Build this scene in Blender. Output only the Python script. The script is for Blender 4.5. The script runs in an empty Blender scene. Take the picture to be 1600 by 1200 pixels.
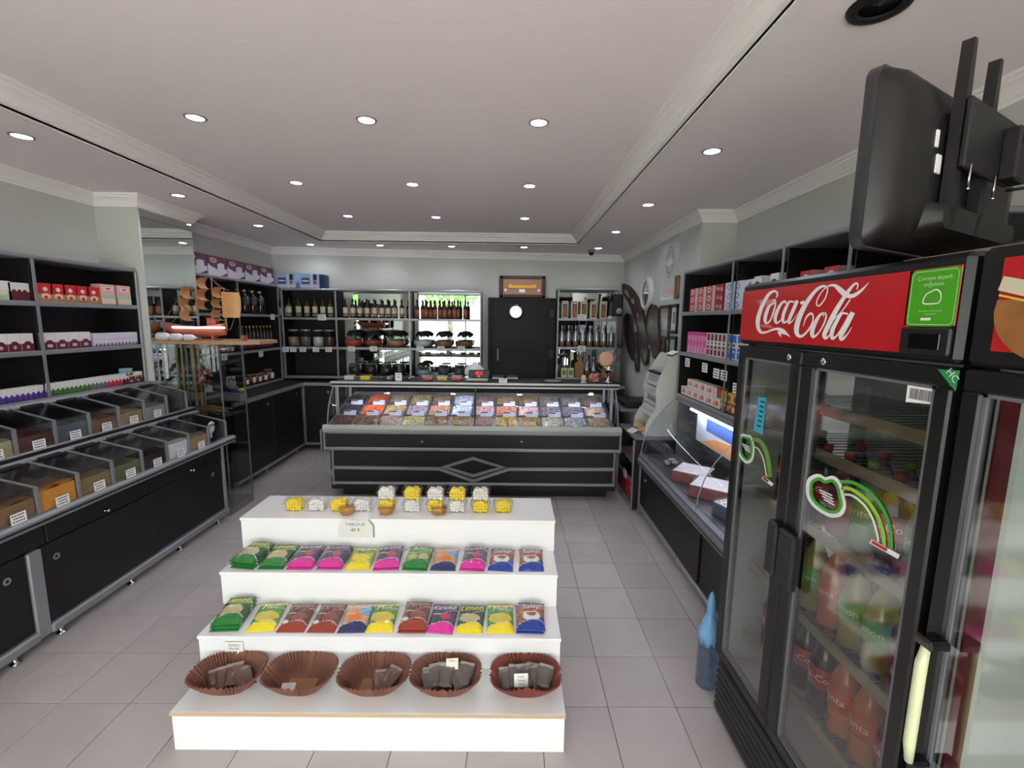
import bpy, math, random
from mathutils import Vector, Matrix
from mathutils import noise as mnoise
random.seed(7)
sc = bpy.context.scene
C = sc.collection
PI = math.pi

# ---------------- camera (image taken as 1600 x 1200) ----------------
F = 708.0; H = 1.85
PIT = math.atan(99 / F); ROL = 0.012; YAW = 3 / F + ROL * 99 / F
_fw = Vector((math.sin(YAW) * math.cos(PIT), math.cos(YAW) * math.cos(PIT), -math.sin(PIT)))
_r = Vector((math.cos(YAW), -math.sin(YAW), 0)); _u = _r.cross(_fw)
_R = _r * math.cos(ROL) + _u * math.sin(ROL); _U = _u * math.cos(ROL) - _r * math.sin(ROL)
cam_d = bpy.data.cameras.new('camera'); cam = bpy.data.objects.new('camera', cam_d); C.objects.link(cam)
cam_d.sensor_width = 36; cam_d.lens = F * 36 / 1600; cam_d.clip_start = 0.02
cam.matrix_world = Matrix(((_R.x, _U.x, -_fw.x, 0), (_R.y, _U.y, -_fw.y, 0), (_R.z, _U.z, -_fw.z, H), (0, 0, 0, 1)))
sc.camera = cam
sc.view_settings.view_transform = 'Standard'; sc.view_settings.look = 'None'
sc.view_settings.gamma = 1; sc.view_settings.use_curve_mapping = False
sc.view_settings.exposure = 0.75

# ---------------- sky / world ----------------
W = bpy.data.worlds.new('sky'); sc.world = W; W.use_nodes = True
bg = W.node_tree.nodes['Background']; bg.inputs[0].default_value = (1.0, 0.945, 0.985, 1); bg.inputs[1].default_value = 4.6
LAMP_W = 3.6          # ceiling downlights
CASE_W = 4.0

sun_d = bpy.data.lights.new('sun', 'SUN'); sun_d.energy = 26.0; sun_d.angle = .02; sun_d.color = (1, .935, .925)      # falls on the street, from behind the building
sun = bpy.data.objects.new('sun', sun_d); C.objects.link(sun); sun.rotation_euler = (math.radians(-38), 0, math.radians(12))

def unp(px, py, ax, v):            # measured image point -> point of a world plane
    d = _R * ((px - 800) / F) - _U * ((py - 600) / F) + _fw
    c = Vector((0, 0, H)); t = (v - c[ax]) / d[ax]
    return c + d * t
def ux(px, py, X): p = unp(px, py, 0, X); return (p.y, p.z)
def uy(px, py, Y): p = unp(px, py, 1, Y); return (p.x, p.z)
def uz(px, py, Z): p = unp(px, py, 2, Z); return (p.x, p.y)

# ---------------- materials ----------------
def lin(c): c = c / 255; return c / 12.92 if c <= 0.04045 else ((c + 0.055) / 1.055) ** 2.4
_M = {}
def mat(name, rgb, rough=0.5, metal=0.0, spec=0.5, noise=0.0, nscale=20, bump=0.0, coat=0.0, emit=0.0, alpha=1.0, trans=0.0, rand=0.0, bscale=None):
    if name in _M: return _M[name]
    m = bpy.data.materials.new(name); m.use_nodes = True; nt = m.node_tree; b = nt.nodes['Principled BSDF']
    col = tuple(lin(c) for c in rgb) + (1,)
    b.inputs['Base Color'].default_value = col; b.inputs['Roughness'].default_value = rough
    b.inputs['Metallic'].default_value = metal; b.inputs['Specular IOR Level'].default_value = spec
    b.inputs['Coat Weight'].default_value = coat
    if emit: b.inputs['Emission Color'].default_value = col; b.inputs['Emission Strength'].default_value = emit
    if trans: b.inputs['Transmission Weight'].default_value = trans
    if noise or bump or rand:
        tc = nt.nodes.new('ShaderNodeTexCoord'); nz = nt.nodes.new('ShaderNodeTexNoise'); nz.inputs['Scale'].default_value = nscale
        nz.inputs['Detail'].default_value = 4
        nt.links.new(tc.outputs['Object'], nz.inputs['Vector'])
        if noise or rand:
            hs = nt.nodes.new('ShaderNodeHueSaturation'); hs.inputs['Color'].default_value = col
            mr = nt.nodes.new('ShaderNodeMapRange'); mr.inputs['To Min'].default_value = 1 - noise; mr.inputs['To Max'].default_value = 1 + noise
            nt.links.new(nz.outputs['Fac'], mr.inputs['Value'])
            out = mr.outputs['Result']
            if rand:
                oi = nt.nodes.new('ShaderNodeObjectInfo'); m2 = nt.nodes.new('ShaderNodeMapRange')
                m2.inputs['To Min'].default_value = 1 - rand; m2.inputs['To Max'].default_value = 1 + rand
                nt.links.new(oi.outputs['Random'], m2.inputs['Value'])
                mm = nt.nodes.new('ShaderNodeMath'); mm.operation = 'MULTIPLY'
                nt.links.new(out, mm.inputs[0]); nt.links.new(m2.outputs['Result'], mm.inputs[1]); out = mm.outputs[0]
                # every piece reads the cloudy pattern at its own place
                ad = nt.nodes.new('ShaderNodeVectorMath'); ad.operation = 'ADD'
                nt.links.new(tc.outputs['Object'], ad.inputs[0]); nt.links.new(oi.outputs['Location'], ad.inputs[1])
                nt.links.new(ad.outputs[0], nz.inputs['Vector'])
            nt.links.new(out, hs.inputs['Value']); nt.links.new(hs.outputs['Color'], b.inputs['Base Color'])
        if bump:
            n2 = nt.nodes.new('ShaderNodeTexNoise'); n2.inputs['Scale'].default_value = bscale or nscale * 3; nt.links.new(tc.outputs['Object'], n2.inputs['Vector'])
            bp = nt.nodes.new('ShaderNodeBump'); bp.inputs['Strength'].default_value = bump; bp.inputs['Distance'].default_value = 0.01
            nt.links.new(n2.outputs['Fac'], bp.inputs['Height']); nt.links.new(bp.outputs['Normal'], b.inputs['Normal'])
    _M[name] = m; return m
def glassy(name, rgb=(255, 255, 255), rough=0.02, ior=1.45, extra=0.0):
    if name in _M: return _M[name]
    m = bpy.data.materials.new(name); m.use_nodes = True; nt = m.node_tree
    for n in list(nt.nodes):
        if n.type != 'OUTPUT_MATERIAL': nt.nodes.remove(n)
    o = [n for n in nt.nodes if n.type == 'OUTPUT_MATERIAL'][0]
    t = nt.nodes.new('ShaderNodeBsdfTransparent'); t.inputs[0].default_value = tuple(lin(c) for c in rgb) + (1,)
    g = nt.nodes.new('ShaderNodeBsdfGlossy'); g.inputs['Roughness'].default_value = rough
    lw = nt.nodes.new('ShaderNodeLayerWeight'); lw.inputs[0].default_value = .5          # same reflectance from either side of the sheet
    pw = nt.nodes.new('ShaderNodeMath'); pw.operation = 'POWER'; pw.inputs[1].default_value = 4.5
    f0 = ((ior - 1) / (ior + 1)) ** 2
    mx = nt.nodes.new('ShaderNodeMixShader')
    ad = nt.nodes.new('ShaderNodeMath'); ad.operation = 'MULTIPLY_ADD'; ad.use_clamp = True; ad.inputs[1].default_value = 1 - f0; ad.inputs[2].default_value = f0 + extra
    nt.links.new(lw.outputs['Facing'], pw.inputs[0]); nt.links.new(pw.outputs[0], ad.inputs[0]); nt.links.new(ad.outputs[0], mx.inputs[0])
    nt.links.new(t.outputs[0], mx.inputs[1]); nt.links.new(g.outputs[0], mx.inputs[2]); nt.links.new(mx.outputs[0], o.inputs[0])
    _M[name] = m; return m
def film(name, rgb, fac, rough=0.15):           # printed or tinted see-through plastic
    if name in _M: return _M[name]
    m = bpy.data.materials.new(name); m.use_nodes = True; nt = m.node_tree
    b = nt.nodes['Principled BSDF']; b.inputs['Base Color'].default_value = tuple(lin(c) for c in rgb) + (1,)
    b.inputs['Roughness'].default_value = rough; b.inputs['Alpha'].default_value = fac
    _M[name] = m; return m
wall_m = mat('wall_paint', (186, 188, 180), 0.85, noise=.03, nscale=3)
ceil_m = mat('ceiling_paint', (238, 228, 227), 0.9, noise=.02, nscale=2)
crown_m = mat('plaster_crown', (230, 226, 222), 0.8)
black_m = mat('black_laminate', (15, 12, 12), 0.5, noise=.06, nscale=8)
dark_m = mat('dark_interior', (13, 10, 12), 0.6)
alu_m = mat('grey_aluminium', (150, 152, 156), 0.42, 0.55)
alud_m = mat('dull_grey_trim', (118, 119, 124), 0.5, 0.35)
mirror_m = mat('mirror', (225, 232, 230), 0.02, 1.0)
glass_m = glassy('clear_glass', (238, 246, 243), 0.01, 1.45)
case_m = glassy('case_glass', (246, 249, 249), 0.01, 1.4)
door_glass_m = glassy('cooler_door_glass', (222, 224, 222), 0.06, 1.5, 0.17)
plastic_clear = glassy('clear_plastic', (250, 250, 250), 0.15, 1.35, 0.02)
lid_m = glassy('acrylic_lid', (196, 196, 198), 0.16, 1.45, 0.05)
white_m = mat('white_laminate', (240, 239, 240), 0.22, coat=.3)
white_p = mat('white_paper', (236, 235, 232), 0.7)
ink_m = mat('dark_ink', (60, 60, 66), 0.8)
chip_m = mat('chipboard_edge', (196, 168, 132), 0.8, noise=.1, nscale=60)
chrome_m = mat('chrome', (205, 205, 208), 0.15, 1.0)
tile_m = mat('floor_tile', (184, 175, 174), 0.38, noise=.13, nscale=3.2, bump=.05, rand=.05)
grout_m = mat('tile_grout', (140, 134, 131), 0.9)
wood_m = mat('carved_dark_wood', (62, 44, 38), 0.5, noise=.2, nscale=30)
blackp = mat('black_plastic', (16, 15, 16), 0.45)
blackg = mat('black_gloss', (14, 13, 15), 0.12, coat=.3)

# ---------------- mesh builder ----------------
class MB:
    def __init__(s): s.v = []; s.f = []; s.mi = []; s.m = []; s.smooth = []
    def _mi(s, m):
        if m not in s.m: s.m.append(m)
        return s.m.index(m)
    def poly(s, pts, m, smooth=False):
        n = len(s.v); s.v += [tuple(p) for p in pts]; s.f.append(tuple(range(n, n + len(pts)))); s.mi.append(s._mi(m)); s.smooth.append(smooth); return s
    def raw(s, vs, fs, m, smooth=False, mf=None):
        n = len(s.v); s.v += [tuple(p) for p in vs]
        for k, f in enumerate(fs):
            s.f.append(tuple(i + n for i in f)); s.mi.append(s._mi(mf(k) if mf else m)); s.smooth.append(smooth)
        return s
    def box(s, x0, x1, y0, y1, z0, z1, m, b=0.0):
        if x0 > x1: x0, x1 = x1, x0
        if y0 > y1: y0, y1 = y1, y0
        if z0 > z1: z0, z1 = z1, z0
        b = min(b, (x1 - x0) / 3, (y1 - y0) / 3, (z1 - z0) / 3)
        if b <= 0:
            vs = [(x, y, z) for z in (z0, z1) for y in (y0, y1) for x in (x0, x1)]
            return s.raw(vs, [(0, 2, 3, 1), (4, 5, 7, 6), (0, 1, 5, 4), (2, 6, 7, 3), (0, 4, 6, 2), (1, 3, 7, 5)], m)
        # chamfered box: 24 verts
        P = {}; vs = []
        for sx in (0, 1):
            for sy in (0, 1):
                for sz in (0, 1):
                    X = (x0, x1)[sx]; Y = (y0, y1)[sy]; Z = (z0, z1)[sz]
                    dx = b if sx == 0 else -b; dy = b if sy == 0 else -b; dz = b if sz == 0 else -b
                    for a, p in (('x', (X, Y + dy, Z + dz)), ('y', (X + dx, Y, Z + dz)), ('z', (X + dx, Y + dy, Z))):
                        P[a, sx, sy, sz] = len(vs); vs.append(p)
        fs = []
        for k in (0, 1):
            q = [P['x', k, a, c] for a, c in ((0, 0), (1, 0), (1, 1), (0, 1))]; fs.append(tuple(q if k else q[::-1]))
            q = [P['y', a, k, c] for a, c in ((0, 0), (1, 0), (1, 1), (0, 1))]; fs.append(tuple(q[::-1] if k else q))
            q = [P['z', a, c, k] for a, c in ((0, 0), (1, 0), (1, 1), (0, 1))]; fs.append(tuple(q if k else q[::-1]))
        for a in (0, 1):
            for c in (0, 1):
                sg = (a ^ c)
                q = [P['x', a, c, 0], P['x', a, c, 1], P['y', a, c, 1], P['y', a, c, 0]]; fs.append(tuple(q if not sg else q[::-1]))
                q = [P['x', a, 0, c], P['z', a, 0, c], P['z', a, 1, c], P['x', a, 1, c]]; fs.append(tuple(q if not sg else q[::-1]))
                q = [P['y', 0, a, c], P['y', 1, a, c], P['z', 1, a, c], P['z', 0, a, c]]; fs.append(tuple(q if not sg else q[::-1]))
        for sx in (0, 1):
            for sy in (0, 1):
                for sz in (0, 1):
                    q = [P['x', sx, sy, sz], P['y', sx, sy, sz], P['z', sx, sy, sz]]
                    fs.append(tuple(q if (sx + sy + sz) % 2 else q[::-1]))
        return s.raw(vs, fs, m)
    def prism(s, poly, ax, a0, a1, m, mside=None):
        # poly: 2D outline in the two axes other than ax (cyclic order kept: ax=0:(y,z) 1:(x,z) 2:(x,y))
        def P(q, a): return {0: (a, q[0], q[1]), 1: (q[0], a, q[1]), 2: (q[0], q[1], a)}[ax]
        n = len(poly); vs = [P(q, a0) for q in poly] + [P(q, a1) for q in poly]
        s.raw(vs, [tuple(range(n))[::-1], tuple(range(n, 2 * n))], m)
        s.raw(vs, [(i, (i + 1) % n, n + (i + 1) % n, n + i) for i in range(n)], mside or m)
        return s
    def lathe(s, prof, m, c=(0, 0, 0), n=20, smooth=True, ax=2, mf=None, caps=True):
        vs = []; fs = []
        for r, z in prof:
            for k in range(n):
                a = 2 * PI * k / n; p = (r * math.cos(a), r * math.sin(a), z)
                if ax == 0: p = (p[2], p[0], p[1])
                if ax == 1: p = (p[0], p[2], p[1])
                vs.append((p[0] + c[0], p[1] + c[1], p[2] + c[2]))
        ms = []
        for j in range(len(prof) - 1):
            for k in range(n):
                fs.append((j * n + k, j * n + (k + 1) % n, (j + 1) * n + (k + 1) % n, (j + 1) * n + k)); ms.append(j)
        if caps and prof[0][0] > 0: fs.append(tuple(range(n))[::-1]); ms.append(0)
        if caps and prof[-1][0] > 0: fs.append(tuple(range((len(prof) - 1) * n, len(prof) * n))); ms.append(len(prof) - 2)
        return s.raw(vs, fs, m, smooth, (lambda k: mf(ms[k])) if mf else None)
    def cyl(s, c, r, h, m, ax=2, n=16): return s.lathe([(r, 0), (r, h)], m, c, n, False, ax)
    def tube(s, pts, r, m, n=8, closed=False, smooth=True):
        pts = [Vector(p) for p in pts]; vs = []; fs = []; N = len(pts); up = None
        for i, p in enumerate(pts):
            a = pts[(i - 1) % N] if (i or closed) else p; b = pts[(i + 1) % N] if (i < N - 1 or closed) else p
            t = (b - a).normalized()
            if up is None:
                up = Vector((0, 0, 1)) if abs(t.z) < .9 else Vector((1, 0, 0))
            x = t.cross(up).normalized(); y = x.cross(t).normalized(); up = y
            rr = r[i] if isinstance(r, (list, tuple)) else r
            for k in range(n):
                an = 2 * PI * k / n; vs.append(p + x * (rr * math.cos(an)) + y * (rr * math.sin(an)))
        for i in range(N - 1 + (1 if closed else 0)):
            j = (i + 1) % N
            for k in range(n): fs.append((i * n + k, i * n + (k + 1) % n, j * n + (k + 1) % n, j * n + k))
        if not closed: fs += [tuple(range(n))[::-1], tuple(range((N - 1) * n, N * n))]
        return s.raw(vs, fs, m, smooth)
    def ribbon(s, pts, fn, m, closed=False, sub=6):
        # pts: (x, y, width) in a 2D drawing; fn maps (x, y) -> 3D
        P = smooth_path(pts, sub, closed); N = len(P); L = []
        for i, (x, y, w) in enumerate(P):
            a = P[(i - 1) % N] if (i or closed) else P[i]; b = P[(i + 1) % N] if (i < N - 1 or closed) else P[i]
            dx, dy = b[0] - a[0], b[1] - a[1]; l = math.hypot(dx, dy) or 1; nx, ny = -dy / l * w / 2, dx / l * w / 2
            L.append((x + nx, y + ny)); L.append((x - nx, y - ny))
        vs = [fn(*q) for q in L]
        fs = [(2 * i, 2 * i + 1, (2 * i + 3) % (2 * N), (2 * i + 2) % (2 * N)) for i in range(N - 1 + (1 if closed else 0))]
        return s.raw(vs, fs, m)
    def text(s, txt, size, fn, m, sx=1.0, shear=0.0, align='CENTER'):
        vs, fs = text_data(txt, align)
        return s.raw([fn(x * size * sx + shear * y * size, y * size) for x, y in vs], fs, m)
    def add(s, o, M=Matrix()):
        n = len(s.v); s.v += [tuple(M @ Vector(p)) for p in o.v]
        for f, k, sm in zip(o.f, o.mi, o.smooth):
            s.f.append(tuple(i + n for i in f)); s.mi.append(s._mi(o.m[k])); s.smooth.append(sm)
        return s
    def mesh(s, name, off=None):
        me = bpy.data.meshes.new(name)
        vs = s.v if off is None else [(a - off[0], b - off[1], c - off[2]) for a, b, c in s.v]
        me.from_pydata(vs, [], s.f)
        for m in s.m: me.materials.append(m)
        me.polygons.foreach_set('material_index', s.mi); me.polygons.foreach_set('use_smooth', s.smooth)
        me.update(); return me
    def part(s, name, parent, label=None, kind=None, local=False):      # vertices in world space unless local
        off = None
        if parent is not None and not local:
            off = Vector(parent.location)
            if parent.parent: off = off + parent.parent.location
        o = bpy.data.objects.new(name, s.mesh(name, off)); C.objects.link(o)
        if parent is not None: o.parent = parent
        if label: o['label'] = label
        if kind: o['kind'] = kind
        return o
    def thing(s, name, label, cat, group=None, loc=None, rz=0, kind=None):   # a thing that is one mesh; vertices local when loc given
        o = bpy.data.objects.new(name, s.mesh(name)); C.objects.link(o)
        if loc is not None: o.location = loc
        o.rotation_euler.z = rz; tag(o, label, cat, group, kind); return o
def tag(o, label, cat, group=None, kind=None):
    o['label'] = label; o['category'] = cat
    if group: o['group'] = group
    if kind: o['kind'] = kind
def empty(name, label, cat, loc=(0, 0, 0), rz=0, group=None):
    o = bpy.data.objects.new(name, None); C.objects.link(o); o.location = loc; o.rotation_euler.z = rz; o.empty_display_size = .05
    tag(o, label, cat, group); return o
def struct(name, mb, parent=None):
    o = mb.part(name, parent); o['kind'] = 'structure'; return o
def dup(root, loc, label=None, rz=None, group=None, scale=None):
    def cp(o, par):
        c = o.copy(); C.objects.link(c)
        if par is not None: c.parent = par
        for ch in list(o.children): cp(ch, c)
        return c
    r = cp(root, None); r.location = loc
    if label: r['label'] = label
    if rz is not None: r.rotation_euler.z = rz
    if group: r['group'] = group
    if scale: r.scale = scale
    return r
class Kind:
    """first placement uses the prototype itself, later ones copies"""
    def __init__(s, proto, group=None): s.p = proto; s.used = False; s.g = group
    def put(s, loc, label, rz=0, group=None, scale=None):
        if not s.used:
            s.used = True; o = s.p; o.location = loc; o['label'] = label; o.rotation_euler.z = rz
            if scale: o.scale = scale
            if group or s.g: o['group'] = group or s.g
            return o
        return dup(s.p, loc, label, rz, group or s.g, scale or (1, 1, 1))
def smooth_path(pts, sub=6, closed=False):
    out = []; n = len(pts)
    def g(i): return pts[i % n] if closed else pts[max(0, min(n - 1, i))]
    for i in range(n if closed else n - 1):
        p0, p1, p2, p3 = g(i - 1), g(i), g(i + 1), g(i + 2)
        for k in range(sub):
            t = k / sub
            out.append(tuple(.5 * ((2 * b) + (-a + c) * t + (2 * a - 5 * b + 4 * c - d) * t * t + (-a + 3 * b - 3 * c + d) * t ** 3) for a, b, c, d in zip(p0, p1, p2, p3)))
    if not closed: out.append(tuple(pts[-1]))
    return out
_T = {}
def text_data(txt, align='CENTER'):
    k = (txt, align)
    if k not in _T:
        cu = bpy.data.curves.new('t', 'FONT'); cu.body = txt; cu.size = 1; cu.align_x = align; cu.align_y = 'CENTER'; cu.resolution_u = 2
        ob = bpy.data.objects.new('t', cu); C.objects.link(ob)
        dg = bpy.context.evaluated_depsgraph_get(); me = ob.evaluated_get(dg).to_mesh()
        _T[k] = ([(v.co.x, v.co.y) for v in me.vertices], [tuple(p.vertices) for p in me.polygons])
        ob.evaluated_get(dg).to_mesh_clear(); bpy.data.objects.remove(ob); bpy.data.curves.remove(cu)
    return _T[k]
ORD = ['first', 'second', 'third', 'fourth', 'fifth', 'sixth', 'seventh', 'eighth', 'ninth', 'tenth', 'eleventh', 'twelfth', 'thirteenth', 'fourteenth',
       'fifteenth', 'sixteenth', 'seventeenth', 'eighteenth', 'nineteenth', 'twentieth', 'twenty-first', 'twenty-second', 'twenty-third', 'twenty-fourth']

# =====================================================================
# SETTING
# =====================================================================
TX0, TY0, TS = 0.496, 1.96, 0.33
fl = empty('floor', '', 'floor'); del fl['label']; del fl['category']; fl['kind'] = 'structure'
f = MB(); f.box(-3.7, 2.3, -1.65, 7.3, -.05, -.006, grout_m); f.part('grout', fl)
g = .0018
tb = MB(); tb.box(-TS / 2 + g, TS / 2 - g, -TS / 2 + g, TS / 2 - g, -.02, 0, tile_m, .0016); tme = tb.mesh('floor_tile')
rest = MB()
for i in range(-13, 6):
    for j in range(-11, 17):
        cx = TX0 + (i + .5) * TS; cy = TY0 + (j + .5) * TS
        if cx < -3.9 or cx > 2.4 or cy > 7.4: continue
        vis = (-2.85 < cx < 1.3) and (.5 < cy < 6.5) and not (-1.3 < cx < .05 and 1.9 < cy < 2.7)
        if vis:
            o = bpy.data.objects.new('tile', tme); C.objects.link(o); o.location = (cx, cy, random.uniform(-.0006, .0006)); o.parent = fl
        else: rest.box(cx - TS / 2 + g, cx + TS / 2 - g, cy - TS / 2 + g, cy + TS / 2 - g, -.02, 0, tile_m)
rest.part('tile', fl, kind='stuff')

XLn, XLp, XLf, XRn, XRf = -3.5, -3.14, -3.45, 2.06, 1.74
YPL0, YPL1, YPR = 3.98, 4.64, 4.27
ZT = 3.1
def yb(x): return 6.72 + .075 * (x + 3.45)
w = MB(); w.box(XLn - .12, XLn, -1.65, YPL0, -.02, ZT, wall_m); w.box(XLn - .12, XLp, YPL0, YPL1, -.02, ZT, wall_m); w.box(XLn - .12, XLf, YPL1, 6.75, -.02, ZT, wall_m); struct('wall_left', w)
w = MB(); w.box(XRn, XRn + .12, -1.65, YPR, -.02, ZT, wall_m); w.box(XRf, XRn + .12, YPR, 7.2, -.02, ZT, wall_m); struct('wall_right', w)
w = MB(); w.prism([(-3.62, yb(-3.62)), (2.18, yb(2.18)), (2.18, yb(2.18) + .1), (-3.62, yb(-3.62) + .1)], 2, -.02, ZT, wall_m); struct('wall_back', w)
# shop front behind the camera: piers, lintel and door bars, open to daylight
w = MB()
w.box(-3.62, -3.1, -1.75, -1.65, 0, ZT, wall_m); w.box(1.75, 2.18, -1.75, -1.65, 0, ZT, wall_m); w.box(-3.1, 1.75, -1.75, -1.65, 2.7, ZT, wall_m); struct('wall_front', w)
w = MB()
for x in (-3.1, -1.5, -.05, 1.4, 1.7): w.box(x, x + .05, -1.73, -1.67, 0, 2.7, alu_m)
w.box(-3.1, 1.75, -1.73, -1.67, 2.64, 2.7, alu_m); w.box(-3.1, -.05, -1.73, -1.67, 0, .3, alu_m)
wn = struct('window_1', w)
gp = MB(); gp.box(-3.05, -1.5, -1.705, -1.7, .3, 2.64, glass_m); gp.box(-1.45, -.05, -1.705, -1.7, .3, 2.64, glass_m); gp.part('pane', wn)
# ceiling: lower border, raised tray
TRX0, TRX1, TRY1, TRY0 = -2.48, .878, 6.14, -1.2
c = MB()
c.box(-3.62, TRX0, -1.75, 7.3, 2.85, 3.0, ceil_m); c.box(TRX1, 2.18, -1.75, 7.3, 2.85, 3.0, ceil_m)
c.box(TRX0, TRX1, TRY1, 7.3, 2.85, 3.0, ceil_m); c.box(TRX0, TRX1, -1.75, TRY0, 2.85, 3.0, ceil_m)
c.box(TRX0 - .1, TRX1 + .1, TRY0 - .1, TRY1 + .1, 2.965, 3.05, ceil_m)
struct('ceiling', c)
def sweep(mb, path, prof, m, closed=False):
    # path: 2D points; prof: (d to the inner side (left of travel), z)
    n = len(path); rings = []
    for i, p in enumerate(path):
        p = Vector(p)
        def nrm(a, b): d = (Vector(b) - Vector(a)).normalized(); return Vector((-d.y, d.x))
        if closed or 0 < i < n - 1:
            n1 = nrm(path[i - 1], path[i]); n2 = nrm(path[i], path[(i + 1) % n]); b = (n1 + n2); b = b / max(.3, b.dot(n1)) if b.length > 1e-6 else n1
        elif i == 0: b = nrm(path[0], path[1])
        else: b = nrm(path[-2], path[-1])
        rings.append([(p.x + b.x * d, p.y + b.y * d, z) for d, z in prof])
    k = len(prof)
    for i in range(n if closed else n - 1):
        a, b = rings[i], rings[(i + 1) % n]
        for j in range(k - 1): mb.poly([a[j], b[j], b[j + 1], a[j + 1]], m)
crown = [(0, 2.755), (.012, 2.755), (.014, 2.77), (.022, 2.775), (.03, 2.79), (.05, 2.812), (.066, 2.822), (.068, 2.832), (.08, 2.834), (.084, 2.85)]
c = MB(); sweep(c, [(XRn, -1.65), (XRn, YPR), (XRf, YPR), (XRf, yb(XRf))], crown, crown_m); struct('trim_1', c)
c = MB(); sweep(c, [(XRf, yb(XRf)), (XLf, yb(XLf))], crown, crown_m); struct('trim_2', c)
c = MB(); sweep(c, [(XLf, yb(XLf)), (XLf, YPL1), (XLp, YPL1), (XLp, YPL0), (XLn, YPL0), (XLn, -1.65)], crown, crown_m); struct('trim_3', c)
tcrown = [(-.045, 2.849), (-.04, 2.842), (.0, 2.842), (.0, 2.862), (.018, 2.868), (.02, 2.882), (.034, 2.89), (.05, 2.915), (.072, 2.93), (.075, 2.945), (.092, 2.95), (.096, 2.966)]
c = MB(); sweep(c, [(TRX0, TRY0), (TRX1, TRY0), (TRX1, TRY1), (TRX0, TRY1)], tcrown, crown_m, True)
struct('trim_4', c)

# ---- ceiling downlights ----
lamp_on = mat('lamp_lens', (225, 232, 255), 0.4, emit=30)
def downlight(x, y, z, label, on=True):
    e = empty('ceiling_downlight', label, 'ceiling light', (x, y, z), group='recessed ceiling downlights')
    if not downlight.me:
        r = MB(); r.lathe([(.044, -.002), (.047, -.006), (.055, -.005), (.058, 0), (.044, 0)], alu_m, n=24, caps=False)
        l = MB(); l.lathe([(0.001, -.006), (.03, -.005), (.044, -.002)], lamp_on, n=24)
        downlight.me = (r.mesh('trim_ring'), l.mesh('lens'))
    for nm, me in zip(('trim_ring', 'lens'), downlight.me):
        o = bpy.data.objects.new(nm, me); C.objects.link(o); o.parent = e
    L = bpy.data.lights.new('downlight_beam', 'SPOT'); L.energy = LAMP_W; L.spot_size = 2.7; L.spot_blend = .6; L.shadow_soft_size = .035; L.color = (.92, .95, 1)
    lo = bpy.data.objects.new('downlight_beam', L); C.objects.link(lo); lo.location = (x, y, z - .015)
    return e
downlight.me = None
for i, (x, nm) in enumerate(((-1.79, 'on the dried bins side'), (-.825, 'in the middle column'), (.15, 'on the coolers side'))):
    for j, y in enumerate((2.75, 3.97, 5.18)):
        downlight(x, y, 2.965, 'spotlight in the raised ceiling, %s row from the shop front, %s' % (ORD[j], nm))
for j, y in enumerate((2.74, 3.96, 5.17)): downlight(-2.77, y, 2.85, 'spotlight in the low ceiling border above the dried food bins, %s from the shop front' % ORD[j])
for j, y in enumerate((2.82, 4.06, 5.26)): downlight(1.175, y, 2.85, 'spotlight in the low ceiling border on the cold case side, %s from the shop front' % ORD[j])
for j, x in enumerate((-2.74, -1.79, -.81, .18, 1.2)): downlight(x, 6.41, 2.85, 'spotlight in the ceiling border along the back wall, %s from the purple boxes corner' % ORD[j])
# unlit dark downlight by the television
x, y = uz(1375, 8, 2.85)
e = empty('unlit_downlight', 'dark unlit round recessed lamp in the ceiling above the television', 'ceiling light', (x, y, 2.85))
m = MB(); m.lathe([(.055, -.004), (.062, -.014), (.085, -.01), (.09, 0)], blackp, n=28, caps=False); m.part('trim_ring', e, local=True)
m = MB(); m.lathe([(.001, .0), (.055, -.003)], mat('dark_lens', (50, 48, 48), .2), n=28); m.part('lens', e, local=True)
# dome camera
x, y = uz(924, 391, 2.85)
e = empty('ceiling_camera', 'small black dome security camera under the ceiling near the back corner', 'camera', (x, y, 2.85))
m = MB(); m.lathe([(.03, -.03), (.045, -.02), (.045, 0)], alud_m, n=20); m.part('base', e, local=True)
m = MB(); m.lathe([(.001, -.075), (.02, -.07), (.036, -.052), (.04, -.03), (.04, -.02)], blackg, n=20); m.part('dome', e, local=True)

# ---- outside ----
m = MB(); m.box(-14, 14, -22, -1.75, -.12, -.03, mat('pavement', (190, 186, 180), .8, noise=.1, nscale=4)); struct('pavement', m)
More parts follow.
